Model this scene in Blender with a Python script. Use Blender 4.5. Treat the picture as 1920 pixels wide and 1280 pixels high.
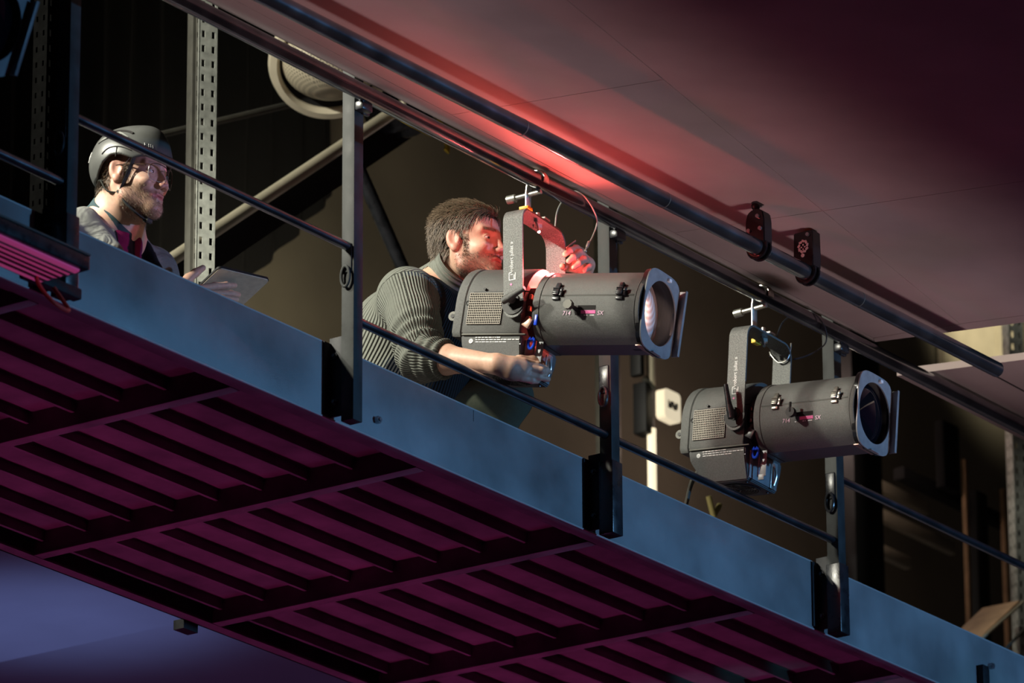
import bpy, bmesh, math, random
import numpy as np
from mathutils import Vector, Matrix, Quaternion
random.seed(7)
for o in list(bpy.data.objects):
    bpy.data.objects.remove(o)
scene = bpy.context.scene
COL = scene.collection

# ---------------------------------------------------------------- camera
cam_data = bpy.data.cameras.new('camera')
cam = bpy.data.objects.new('camera', cam_data)
COL.objects.link(cam)
cam_data.sensor_width = 36.0
cam_data.lens = 36.0 * 11117.3 / 1920.0
cam_data.clip_end = 200
_th, _ya, _ro = 0.342038670, 0.956649605, -0.00523846881
_f = Vector((math.cos(_th) * math.sin(_ya), math.cos(_th) * math.cos(_ya), math.sin(_th)))
_r = Vector((math.cos(_ya), -math.sin(_ya), 0))
_u = _r.cross(_f)
_r2 = math.cos(_ro) * _r + math.sin(_ro) * _u
_u2 = -math.sin(_ro) * _r + math.cos(_ro) * _u
cam.matrix_world = Matrix(((_r2.x, _u2.x, -_f.x, -12.539), (_r2.y, _u2.y, -_f.y, -9.341), (_r2.z, _u2.z, -_f.z, 1.65), (0, 0, 0, 1)))
cam_data.dof.use_dof = True
cam_data.dof.focus_distance = 17.3
cam_data.dof.aperture_fstop = 5.0
scene.camera = cam

# ---------------------------------------------------------------- world, view
world = bpy.data.worlds.new('hall')
scene.world = world
world.use_nodes = True
world.node_tree.nodes['Background'].inputs[0].default_value = (0.35, 0.3, 0.4, 1)
world.node_tree.nodes['Background'].inputs[1].default_value = 0.004
scene.view_settings.view_transform = 'Standard'
scene.view_settings.look = 'None'
scene.view_settings.gamma = 1.0
scene.view_settings.exposure = 0.0
scene.view_settings.use_curve_mapping = False

# ---------------------------------------------------------------- lights
def aim(o, target):
    d = Vector(target) - o.location
    o.rotation_euler = d.to_track_quat('-Z', 'Y').to_euler()

def spot(name, loc, target, color, power, angle, blend=0.6, radius=0.1):
    l = bpy.data.lights.new(name, 'SPOT')
    l.color = color; l.energy = power; l.spot_size = math.radians(angle); l.spot_blend = blend
    l.shadow_soft_size = radius
    o = bpy.data.objects.new(name, l); COL.objects.link(o)
    o.location = loc; aim(o, target)
    return o

def area(name, loc, target, color, power, sx, sy=None):
    l = bpy.data.lights.new(name, 'AREA')
    l.color = color; l.energy = power; l.size = sx
    if sy:
        l.shape = 'RECTANGLE'; l.size_y = sy
    o = bpy.data.objects.new(name, l); COL.objects.link(o)
    o.location = loc; aim(o, target)
    return o

def point(name, loc, color, power, radius=0.03):
    l = bpy.data.lights.new(name, 'POINT')
    l.color = color; l.energy = power; l.shadow_soft_size = radius
    o = bpy.data.objects.new(name, l); COL.objects.link(o)
    o.location = loc
    return o

# blue stage wash from the far side of the hall, magenta wash from the stage floor,
# neutral work light over the gallery, warm light in the service area behind
spot('blue_wash', (5.2, -13.0, 7.05), (2.2, 0, 7.2), (0.17, 0.45, 0.86), 3500, 46, 0.9, 0.10)
def strip(name, loc, target, color, power, sx, sy, spread):
    o = area(name, loc, target, color, power, sx, sy); o.data.spread = math.radians(spread); return o
strip('magenta_wash', (1.2, 3.0, 0.5), (1.2, 0.95, 6.95), (1.0, 0.085, 0.42), 4.9, 5.4, 0.5, 20)
area('magenta_spill', (2.0, -2.0, 0.4), (2.0, -2.0, 7), (1.0, 0.07, 0.42), 8.0, 2.0)
strip('soffit_fill', (1.0, -4.0, 3.5), (1.0, -0.5, 7.9), (1.0, 0.79, 0.80), 4.0, 4.8, 0.3, 13)  # added unseen fill that brightens the soffit near its back edge
spot('work_light', (-2.55, 2.5, 10.0), (1.6, 0.6, 8.0), (1.0, 0.96, 0.82), 1000, 58, 0.15, 0.10)
spot('gallery_fill', (-3.3, 1.75, 9.6), (0.7, 0.35, 7.6), (1.0, 0.96, 0.80), 1150, 38, 0.15, 0.10)  # second white fill added for the men, its source unseen
point('service_light', (6.0, 2.3, 9.15), (1.0, 0.72, 0.6), 11.0, 0.08)
strip('service_wash', (2.8, 2.3, 8.2), (3.6, 3.2, 9.1), (1.0, 0.88, 0.62), 8, 0.6, 0.6, 110)
spot('face_fill', (3.2, -9.0, 7.45), (-0.42, 0.45, 7.66), (1.0, 0.25, 0.42), 750, 3.2, 0.6, 0.1)  # pink spot added to tint the helmeted man's face
spot('upper_wall_fill', (7.9, 1.3, 11.2), (8.85, 3.2, 10.62), (1.0, 0.88, 0.62), 230, 30, 0.8, 0.1)  # added unseen spot brightening the pale board, no window here
spot('teal_spill', (6.5, -4.5, 0.6), (3.25, 0.55, 7.0), (0.12, 0.85, 1.0), 260, 7, 0.3, 0.03)
spot('soffit_blue', (0.3, 2.0, 2.2), (1.95, 2.75, 7.35), (0.30, 0.44, 1.0), 620, 17, 1.0, 0.2)
area('soffit_violet', (3.2, 3.6, 2.0), (2.6, 3.0, 7.35), (0.75, 0.3, 1.0), 14, 1.0)

# ---------------------------------------------------------------- materials
def mat(name, col, rough=0.5, metal=0.0, noise=0.0, nscale=30.0, bump=0.0, bscale=200.0, spec=0.5, coat=0.0, rvar=0.0, ncol=None):
    m = bpy.data.materials.new(name); m.use_nodes = True
    nt = m.node_tree; b = nt.nodes['Principled BSDF']
    b.inputs['Base Color'].default_value = (*col, 1)
    b.inputs['Roughness'].default_value = rough
    b.inputs['Metallic'].default_value = metal
    b.inputs['Specular IOR Level'].default_value = spec
    if coat: b.inputs['Coat Weight'].default_value = coat
    tc = nt.nodes.new('ShaderNodeTexCoord')
    if noise or rvar:
        n = nt.nodes.new('ShaderNodeTexNoise'); n.inputs['Scale'].default_value = nscale; n.inputs['Detail'].default_value = 6
        nt.links.new(tc.outputs['Object'], n.inputs['Vector'])
    if noise:
        mx = nt.nodes.new('ShaderNodeMix'); mx.data_type = 'RGBA'
        c2 = ncol if ncol else tuple(min(1, c * (1 + noise)) for c in col)
        c1 = tuple(max(0, c * (1 - noise)) for c in col) if not ncol else col
        mx.inputs['A'].default_value = (*c1, 1); mx.inputs['B'].default_value = (*c2, 1)
        rp = nt.nodes.new('ShaderNodeMapRange')
        rp.inputs['From Min'].default_value = 0.3; rp.inputs['From Max'].default_value = 0.7
        nt.links.new(n.outputs['Fac'], rp.inputs['Value'])
        nt.links.new(rp.outputs['Result'], mx.inputs['Factor'])
        nt.links.new(mx.outputs['Result'], b.inputs['Base Color'])
    if rvar:
        rr = nt.nodes.new('ShaderNodeMapRange')
        rr.inputs['From Min'].default_value = 0.3; rr.inputs['From Max'].default_value = 0.7
        rr.inputs['To Min'].default_value = rough - rvar; rr.inputs['To Max'].default_value = rough + rvar
        nt.links.new(n.outputs['Fac'], rr.inputs['Value']); nt.links.new(rr.outputs['Result'], b.inputs['Roughness'])
    if bump:
        n2 = nt.nodes.new('ShaderNodeTexNoise'); n2.inputs['Scale'].default_value = bscale; n2.inputs['Detail'].default_value = 3
        nt.links.new(tc.outputs['Object'], n2.inputs['Vector'])
        bp = nt.nodes.new('ShaderNodeBump'); bp.inputs['Strength'].default_value = bump; bp.inputs['Distance'].default_value = 0.002
        nt.links.new(n2.outputs['Fac'], bp.inputs['Height']); nt.links.new(bp.outputs['Normal'], b.inputs['Normal'])
    return m

def emis(name, col, strength):
    m = bpy.data.materials.new(name); m.use_nodes = True
    b = m.node_tree.nodes['Principled BSDF']
    b.inputs['Base Color'].default_value = (*col, 1)
    b.inputs['Emission Color'].default_value = (*col, 1)
    b.inputs['Emission Strength'].default_value = strength
    return m

M = {
 'fascia': mat('fascia_paint', (0.24, 0.25, 0.26), 0.42, 0.0, 0.38, 3.2, 0.3, 420, rvar=0.14),
 'deck': mat('deck_steel', (0.16, 0.13, 0.15), 0.6, 0, 0.35, 7.0, 0.1, 120),
 'black_steel': mat('black_painted_steel', (0.022, 0.024, 0.028), 0.3, 0, 0.4, 25, 0.12, 220, rvar=0.08),
 'post': mat('post_steel', (0.043, 0.046, 0.046), 0.6, 0.0, 0.35, 18, 0.1, 260, spec=0.15, rvar=0.1),
 'bracket': mat('bracket_steel', (0.012, 0.013, 0.016), 0.6, 0, 0.4, 60, 0.1, 150, spec=0.25),
 'lip': mat('edge_glint_steel', (0.5, 0.5, 0.5), 0.4, 0.2),  # pale colour stands for light caught along the plate edges
 'bolt': mat('zinc_bolt', (0.4, 0.42, 0.45), 0.3, 0.9),
 'pipe': mat('black_pipe', (0.26, 0.27, 0.30), 0.22, 0.95, 0.25, 9, 0.0, 150, spec=0.8, rvar=0.05),
 'soffit': mat('soffit_board', (0.33, 0.26, 0.25), 0.85, 0, 0.12, 3.0, 0.25, 600),
 'gap': mat('dark_gap', (0.008, 0.006, 0.006), 0.9),
 'wall': mat('olive_wall', (0.13, 0.117, 0.088), 0.9, 0, 0.25, 1.5, 0.1, 40),
 'lower': mat('lower_soffit_paint', (0.3, 0.29, 0.33), 0.8, 0, 0.06, 3),
 'dull_black': mat('black_shade_sheet', (0.006, 0.006, 0.007), 0.95, 0, 0.3, 3),
 'lamp': mat('textured_black_paint', (0.095, 0.098, 0.094), 0.42, 0, 0.25, 300, 0.6, 900, rvar=0.08),
 'lamp_side': mat('textured_charcoal_paint', (0.10, 0.104, 0.104), 0.55, 0, 0.25, 300, 0.6, 900),
 'yoke': mat('speckled_grey_paint', (0.14, 0.145, 0.14), 0.5, 0.2, 0.55, 330, 0.6, 700),
 'black': mat('matt_black', (0.008, 0.008, 0.009), 0.6),
 'gloss_black': mat('gloss_black', (0.012, 0.012, 0.014), 0.15),
 'holder': mat('frame_holder_paint', (0.27, 0.285, 0.30), 0.45, 0.1, 0.15, 40, 0.1, 300),
 'mesh': mat('grille_wire', (0.17, 0.15, 0.125), 0.5, 0.3),
 'zinc': mat('zinc_plate', (0.62, 0.62, 0.56), 0.32, 0.85, 0.15, 80),
 'chrome': mat('chrome', (0.7, 0.7, 0.7), 0.15, 1.0),
 'white': mat('white_print', (0.85, 0.85, 0.85), 0.6),
 'pink': mat('pink_scale', (0.85, 0.16, 0.42), 0.5),
 'pinktxt': mat('pale_pink_print', (0.85, 0.6, 0.75), 0.6),
 'orange': mat('orange_tag', (0.9, 0.42, 0.02), 0.5),
 'yellow': mat('yellow_tape', (0.75, 0.55, 0.04), 0.5),
 'dull_yellow': mat('dull_yellow_paint', (0.36, 0.31, 0.11), 0.7),
 'blue_ring': mat('blue_plastic', (0.01, 0.06, 0.62), 0.25),
 'copper': mat('bare_copper_edge', (0.5, 0.32, 0.24), 0.35, 0.7),
 'perf': mat('galvanised_perforated', (0.42, 0.44, 0.40), 0.6, 0.0, 0.25, 40, 0.1, 100, spec=0.2),
 'strip': mat('dull_grey_steel', (0.085, 0.083, 0.07), 0.55, 0.2, 0.2, 20),
 'darkperf': mat('dark_perforated', (0.002, 0.002, 0.002), 0.95, 0.0, 0.2, 40, spec=0.0),
 'beige': mat('beige_enamel', (0.62, 0.56, 0.42), 0.6, 0, 0.08, 10),
 'olive_pipe': mat('pale_olive_steel', (0.46, 0.42, 0.31), 0.5, 0, 0.12, 8),
 'wood': mat('pale_wood', (0.42, 0.27, 0.15), 0.7, 0, 0.25, 12),
 'cable': mat('steel_cable', (0.55, 0.55, 0.5), 0.35, 0.7, 0.3, 500),
 'red_cable': mat('red_cable_sheath', (0.75, 0.08, 0.06), 0.4),
 'diffuser': emis('magenta_glow_face', (0.62, 0.07, 0.26), 0.30),  # pink emission standing in for magenta light the ribs reflect
 'sign': emis('lit_sign_face', (1.0, 0.86, 0.6), 0.7),
 'tube_light': emis('fluorescent_tube', (1.0, 0.86, 0.6), 1.0),
}
_g = bpy.data.materials.new('lens_glass'); _g.use_nodes = True
_b = _g.node_tree.nodes['Principled BSDF']
_b.inputs['Transmission Weight'].default_value = 1.0
_b.inputs['Roughness'].default_value = 0.02
_b.inputs['IOR'].default_value = 1.5
_b.inputs['Base Color'].default_value = (0.8, 0.85, 0.9, 1)
M['glass'] = _g
_g = bpy.data.materials.new('thin_glass'); _g.use_nodes = True
_nt = _g.node_tree
_o = _nt.nodes['Material Output']
_t = _nt.nodes.new('ShaderNodeBsdfTransparent'); _gl = _nt.nodes.new('ShaderNodeBsdfGlossy'); _gl.inputs['Roughness'].default_value = 0.03
_mx = _nt.nodes.new('ShaderNodeMixShader'); _mx.inputs[0].default_value = 0.06
_t.inputs[0].default_value = (0.93, 0.95, 0.98, 1)
_nt.links.new(_t.outputs[0], _mx.inputs[1]); _nt.links.new(_gl.outputs[0], _mx.inputs[2]); _nt.links.new(_mx.outputs[0], _o.inputs[0])
M['thin_glass'] = _g
_g = bpy.data.materials.new('inner_lens'); _g.use_nodes = True
_nt = _g.node_tree; _b = _nt.nodes['Principled BSDF']
_b.inputs['Base Color'].default_value = (0.9, 0.75, 0.68, 1); _b.inputs['Roughness'].default_value = 0.5
_w = _nt.nodes.new('ShaderNodeTexWave'); _w.wave_type = 'RINGS'; _w.rings_direction = 'Y'; _w.inputs['Scale'].default_value = 18
_tc = _nt.nodes.new('ShaderNodeTexCoord'); _nt.links.new(_tc.outputs['Object'], _w.inputs['Vector'])
_mxc = _nt.nodes.new('ShaderNodeMix'); _mxc.data_type = 'RGBA'
_mxc.inputs['A'].default_value = (0.75, 0.5, 0.42, 1); _mxc.inputs['B'].default_value = (0.95, 0.85, 0.8, 1)
_nt.links.new(_w.outputs['Fac'], _mxc.inputs['Factor']); _nt.links.new(_mxc.outputs['Result'], _b.inputs['Base Color'])
M['inner_lens'] = _g

# ---------------------------------------------------------------- helpers
def NB():
    return bmesh.new()

def box(bm, c, s, rot=None, bev=0.0):
    r = bmesh.ops.create_cube(bm, size=1.0)
    vs = r['verts']
    mtx = Matrix.Translation(c) @ (rot.to_4x4() if rot is not None else Matrix.Identity(4)) @ Matrix.Diagonal((s[0], s[1], s[2], 1))
    bmesh.ops.transform(bm, matrix=mtx, verts=vs)
    if bev:
        es = list({e for v in vs for e in v.link_edges})
        bmesh.ops.bevel(bm, geom=es, offset=bev, segments=2, affect='EDGES', profile=0.5)
    return vs

def frame_of(d):
    d = Vector(d).normalized()
    a = Vector((0, 0, 1)) if abs(d.z) < 0.9 else Vector((1, 0, 0))
    x = d.cross(a).normalized(); y = d.cross(x).normalized()
    return x, y

def tube(bm, pts, r, n=10, caps=True, closed=False, flat=None):
    pts = [Vector(p) for p in pts]
    N = len(pts)
    rs = r if isinstance(r, (list, tuple)) else [r] * N
    rings = []; x = None
    for i, p in enumerate(pts):
        if closed: d = pts[(i + 1) % N] - pts[i - 1]
        else: d = pts[min(i + 1, N - 1)] - pts[max(i - 1, 0)]
        d.normalize()
        if x is None: x, y = frame_of(d)
        else:
            x = (x - d * x.dot(d)).normalized(); y = d.cross(x).normalized()
        fx, fy = (1, 1) if flat is None else flat
        rings.append([bm.verts.new(p + (x * math.cos(a) * fx + y * math.sin(a) * fy) * rs[i]) for a in [2 * math.pi * k / n for k in range(n)]])
    for i in range(N if closed else N - 1):
        a, b = rings[i], rings[(i + 1) % N]
        for k in range(n):
            bm.faces.new((a[k], a[(k + 1) % n], b[(k + 1) % n], b[k]))
    if caps and not closed:
        bm.faces.new(list(reversed(rings[0]))); bm.faces.new(rings[-1])
    return rings

def cyl(bm, a, b, r, n=20, r2=None):
    tube(bm, [a, b], [r, r if r2 is None else r2], n)

def spline(pts, k=8, closed=False):
    P = [Vector(p) for p in pts]; out = []; N = len(P)
    rng = range(N) if closed else range(N - 1)
    for i in rng:
        if closed: p0, p1, p2, p3 = P[i - 1], P[i], P[(i + 1) % N], P[(i + 2) % N]
        else: p0, p1, p2, p3 = P[max(i - 1, 0)], P[i], P[i + 1], P[min(i + 2, N - 1)]
        for j in range(k):
            t = j / k
            out.append(0.5 * ((2 * p1) + (p2 - p0) * t + (2 * p0 - 5 * p1 + 4 * p2 - p3) * t * t + (3 * p1 - 3 * p2 + p3 - p0) * t ** 3))
    if not closed: out.append(P[-1])
    return out

def loft(bm, rings, cap0=True, cap1=True, closed=True):
    R = [[bm.verts.new(p) for p in r] for r in rings]
    n = len(R[0])
    for a, b in zip(R[:-1], R[1:]):
        for k in range(n if closed else n - 1):
            bm.faces.new((a[k], a[(k + 1) % n], b[(k + 1) % n], b[k]))
    if cap0: bm.faces.new(list(reversed(R[0])))
    if cap1: bm.faces.new(R[-1])
    return R

def prism(bm, poly, fn, d0, d1):
    """poly: 2d outline; fn(u, v, d) -> point; solid between d0 and d1"""
    loft(bm, [[fn(u, v, d0) for u, v in poly], [fn(u, v, d1) for u, v in poly]])

def plate_with_hole(bm, outer, inner, fn, d0, d1):
    """outer and inner outlines with the same number of points"""
    n = len(outer)
    V = {}
    for nm, pl in (('o', outer), ('i', inner)):
        for k, (u, v) in enumerate(pl):
            for d, dd in ((0, d0), (1, d1)):
                V[nm, k, d] = bm.verts.new(fn(u, v, dd))
    for k in range(n):
        j = (k + 1) % n
        bm.faces.new((V['o', k, 0], V['o', j, 0], V['i', j, 0], V['i', k, 0]))
        bm.faces.new((V['o', k, 1], V['i', k, 1], V['i', j, 1], V['o', j, 1]))
        bm.faces.new((V['o', k, 0], V['o', k, 1], V['o', j, 1], V['o', j, 0]))
        bm.faces.new((V['i', k, 0], V['i', j, 0], V['i', j, 1], V['i', k, 1]))

def obj(name, bm, m, parent=None, mtx=None, smooth=True, ang=35):
    if mtx is not None:
        bm.transform(mtx)
    bmesh.ops.recalc_face_normals(bm, faces=bm.faces)
    me = bpy.data.meshes.new(name); bm.to_mesh(me); bm.free()
    for mm in (m if isinstance(m, (list, tuple)) else [m]):
        me.materials.append(mm)
    if smooth:
        me.shade_smooth(); me.set_sharp_from_angle(angle=math.radians(ang))
    o = bpy.data.objects.new(name, me); COL.objects.link(o)
    if parent is not None: o.parent = parent
    return o

def tag(o, label, cat, group=None, kind=None):
    o['label'] = label; o['category'] = cat
    if group: o['group'] = group
    if kind: o['kind'] = kind
    return o

def thing(name, label, cat, loc=(0, 0, 0), rotz=0.0, group=None):
    o = bpy.data.objects.new(name, None); COL.objects.link(o)
    o.location = loc; o.rotation_euler = (0, 0, rotz); o.empty_display_size = 0.05
    return tag(o, label, cat, group)

def struct(name, bm, m, smooth=False):
    o = obj(name, bm, m, smooth=smooth); o['kind'] = 'structure'
    return o

def letter(name, text, m, parent, mtx, size, extr=0.0002, shear=0.0):
    cu = bpy.data.curves.new(name, 'FONT'); cu.body = text; cu.size = size; cu.extrude = extr; cu.shear = shear
    cu.align_x = 'CENTER'; cu.align_y = 'CENTER'
    cu.materials.append(m)
    tmp = bpy.data.objects.new('tmp', cu); COL.objects.link(tmp)
    me = bpy.data.meshes.new_from_object(tmp.evaluated_get(bpy.context.evaluated_depsgraph_get()))
    bpy.data.objects.remove(tmp)
    me.name = name; me.transform(mtx)
    o = bpy.data.objects.new(name, me); COL.objects.link(o)
    o.parent = parent
    return o

def copy_tree(o, parent=None):
    c = o.copy(); COL.objects.link(c)
    if parent is not None: c.parent = parent
    for ch in list(o.children): copy_tree(ch, c)
    return c

RX = lambda a: Matrix.Rotation(a, 3, 'X')
RY = lambda a: Matrix.Rotation(a, 3, 'Y')
RZ = lambda a: Matrix.Rotation(a, 3, 'Z')
R_ = math.radians
# ================================================================ SETTING
T_S = 0.09
def soff(x, y):                      # underside of the soffit, dropping towards the hall
    return Vector((x, y, 7.929 + T_S * (y + 0.1)))

def soffit_panel(bm, poly, up=0.02):
    vs = [bm.verts.new(soff(x, y)) for x, y in poly]
    vt = [bm.verts.new(soff(x, y) + Vector((0, 0, up))) for x, y in poly]
    bm.faces.new(list(reversed(vs))); bm.faces.new(vt)
    n = len(poly)
    for i in range(n):
        bm.faces.new((vs[i], vs[(i + 1) % n], vt[(i + 1) % n], vt[i]))

def inset(poly, d):
    c = Vector((sum(p[0] for p in poly) / len(poly), sum(p[1] for p in poly) / len(poly)))
    out = []; n = len(poly)
    for i in range(n):
        a, b, e = Vector(poly[i - 1]), Vector(poly[i]), Vector(poly[(i + 1) % n])
        d1 = (b - a).normalized(); d2 = (e - b).normalized()
        n1 = Vector((-d1.y, d1.x)); n2 = Vector((-d2.y, d2.x))
        if n1.dot(c - b) < 0: n1 = -n1
        if n2.dot(c - b) < 0: n2 = -n2
        den = 1 + n1.dot(n2)
        out.append(tuple(b + (n1 + n2) * (d / max(0.3, den))))
    return out

bm = NB()
XE = 2.555                            # right end of the main soffit
def back(x): return -0.176 + 0.0165 * (x + 0.839)
def diag(x): return -0.664 + 0.188 * (x - 1.369)
xs_ = 0.19
panels = [
 [(-3.2, -0.10), (XE, -0.10), (XE - 0.04, back(XE - 0.04)), (-3.2, back(-3.2))],
 [(XE, -0.10), (XE, -2.6), (XE - 0.065, -2.6), (XE - 0.065, diag(2.49)), (XE - 0.04, back(XE - 0.04))],
 [(-3.2, back(-3.2)), (xs_, back(xs_)), (xs_, diag(xs_)), (-3.2, diag(-3.2))],
 [(xs_, back(xs_)), (1.36, back(1.36)), (1.36, diag(1.36)), (xs_, diag(xs_))],
 [(1.36, back(1.36)), (XE - 0.04, back(XE - 0.04)), (2.49, diag(2.49)), (1.36, diag(1.36))],
 [(-3.2, diag(-3.2)), (1.36, diag(1.36)), (1.36, -2.6), (-3.2, -2.6)],
 [(1.36, diag(1.36)), (2.49, diag(2.49)), (2.49, -2.6), (1.36, -2.6)],
]
for p in panels:
    soffit_panel(bm, inset(p, 0.0011))
o = struct('ceiling', bm, M['soffit'])
bm = NB()
soffit_panel(bm, [(-3.2, -0.11), (XE - 0.01, -0.11), (XE - 0.01, -2.6), (-3.2, -2.6)], 0.02)
bmesh.ops.translate(bm, verts=bm.verts, vec=(0, 0, 0.0205))
struct('ceiling_backing', bm, M['gap'])
# second stretch of soffit beyond the open slot
bm = NB()
q = [(2.84, 0.02), (2.92, 0.02), (9.0, 0.02), (9.0, -2.6), (2.86, -2.6), (2.84, -0.2)]
vs0 = [soff(x, y) for x, y in [(2.90, 0.03), (9.0, 0.03), (9.0, -2.6), (2.90, -2.6)]]
loft(bm, [vs0, [v + Vector((0, 0, 0.024)) for v in vs0]])
struct('ceiling_right', bm, M['soffit'])
bm = NB()
for y0, y1, sx0, sx1 in [(-0.27, -0.262, 2.99, 9.0)]:
    a = [soff(sx0, y0), soff(sx1, y0 + 0.1), soff(sx1, y1 + 0.1), soff(sx0, y1)]
    loft(bm, [[v + Vector((0, 0, -0.0008)) for v in a], [v + Vector((0, 0, 0.01)) for v in a]])
struct('trim_1', bm, M['gap'])

bm = NB(); box(bm, (2.6, -2.64, 9.35), (13.0, 0.06, 3.3))  # unseen bulkhead added to stop light leaking above the soffit
struct('wall_light_stop', bm, M['gap'])

# back wall and the lower soffit under the neighbouring gallery
bm = NB(); box(bm, (6.0, 3.28, 9.85), (22, 0.12, 4.6))
struct('wall_back', bm, M['wall'])
bm = NB()
box(bm, (-1.43, 5.1, 7.48), (7.18, 7.0, 0.26))
box(bm, (7.1, 5.1, 7.54), (9.88, 7.0, 0.20))
struct('ceiling_lower', bm, M['lower'])

# dark sheet added for the shade on the left part of the back wall
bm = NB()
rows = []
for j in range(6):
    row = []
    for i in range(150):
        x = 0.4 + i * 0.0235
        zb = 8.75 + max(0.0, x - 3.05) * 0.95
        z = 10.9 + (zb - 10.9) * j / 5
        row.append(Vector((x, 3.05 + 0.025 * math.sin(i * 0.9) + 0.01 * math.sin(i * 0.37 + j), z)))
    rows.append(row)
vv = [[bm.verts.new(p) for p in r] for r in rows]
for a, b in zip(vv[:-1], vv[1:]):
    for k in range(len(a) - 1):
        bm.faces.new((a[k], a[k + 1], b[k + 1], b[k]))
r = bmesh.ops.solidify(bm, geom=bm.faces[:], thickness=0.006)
tag(obj('black_shade_sheet', bm, M['dull_black']), 'black sheet added for the shaded back wall at the upper left', 'shade sheet')

# ================================================================ CATWALK
cw = thing('catwalk', 'long steel lighting catwalk with blue lit edge plate and ribbed underside', 'catwalk', (1.1, 0.75, 6.94))
cwm = Matrix.Translation((-1.1, -0.75, -6.94))
X0, X1 = -3.4, 6.6
def cpart(name, bm, m, **k): return obj(name, bm, m, cw, cwm, **k)
bm = NB()
box(bm, ((X0 + X1) / 2, 0.003, 7.05), (X1 - X0, 0.006, 0.22), bev=0.001)
fp = cpart('edge_plate', bm, M['fascia'])
bm = NB(); tube(bm, [(X0, -0.0005, 6.942), (X1, -0.0005, 6.942)], 0.0030, 8); obj('lower_edge_glint', bm, M['lip'], fp, cwm)
bm = NB(); tube(bm, [(X0, 0.002, 7.1605), (X1, 0.002, 7.1605)], 0.0030, 8); obj('upper_edge_glint', bm, M['lip'], fp, cwm)
for bx, bz in [(0.047, 6.997), (3.375, 7.075)]:
    bm = NB()
    cyl(bm, (bx, 0.001, bz), (bx, -0.014, bz), 0.011, 6)
    cyl(bm, (bx, -0.014, bz), (bx, -0.018, bz), 0.006, 10)
    obj('bolt', bm, M['bolt'], fp, cwm)
bm = NB()
box(bm, (0.515, -0.0004, 7.14), (0.0012, 0.0008, 0.034)); 
obj('joint_line', bm, M['gap'], fp, cwm)
bm = NB(); box(bm, ((X0 + X1) / 2, 0.0285, 6.9435), (X1 - X0, 0.045, 0.006), bev=0.001)
cpart('lower_flange', bm, M['deck'])
bm = NB()
box(bm, ((X0 + X1) / 2, 1.478, 6.943), (X1 - X0, 0.045, 0.006))
box(bm, ((X0 + X1) / 2, 1.4975, 7.0), (X1 - X0, 0.006, 0.12))
cpart('rear_channel', bm, M['deck'])
bm = NB(); box(bm, ((X0 + X1) / 2, 0.75, 7.013), (X1 - X0, 1.485, 0.006))
cpart('deck_sheet', bm, M['deck'])
JX = [-0.524 + 0.856 * k for k in range(-3, 9)]
for jx in JX:
    bm = NB()
    box(bm, (jx, 0.753, 6.943), (0.042, 1.40, 0.006), bev=0.001)
    box(bm, (jx - 0.018, 0.753, 6.977), (0.005, 1.40, 0.066))
    cpart('cross_joist', bm, M['deck'])
k = 0
for a, b in zip(JX[:-1], JX[1:]):
    for i in range(9):
        y = 0.112 + i * 0.163
        if y > 1.44: continue
        bm = NB()
        x0, x1 = a - 0.012, b - 0.0215
        box(bm, ((x0 + x1) / 2, y, 6.994), (x1 - x0, 0.004, 0.032))
        box(bm, ((x0 + x1) / 2, y + 0.004, 6.9795), (x1 - x0, 0.010, 0.003))
        cpart('deck_rib', bm, M['deck'])
# stub bracket on the edge plate at the far right and the notch plate at the rear edge
bm = NB()
box(bm, (3.31, -0.012, 7.0), (0.035, 0.024, 0.12), bev=0.002)
box(bm, (3.345, -0.006, 7.01), (0.02, 0.010, 0.10), bev=0.002)
cpart('stub_bracket', bm, M['bracket'])
bm = NB(); box(bm, (1.12, 1.52, 6.93), (0.07, 0.04, 0.03)); cpart('rear_lug', bm, M['bracket'])

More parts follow.
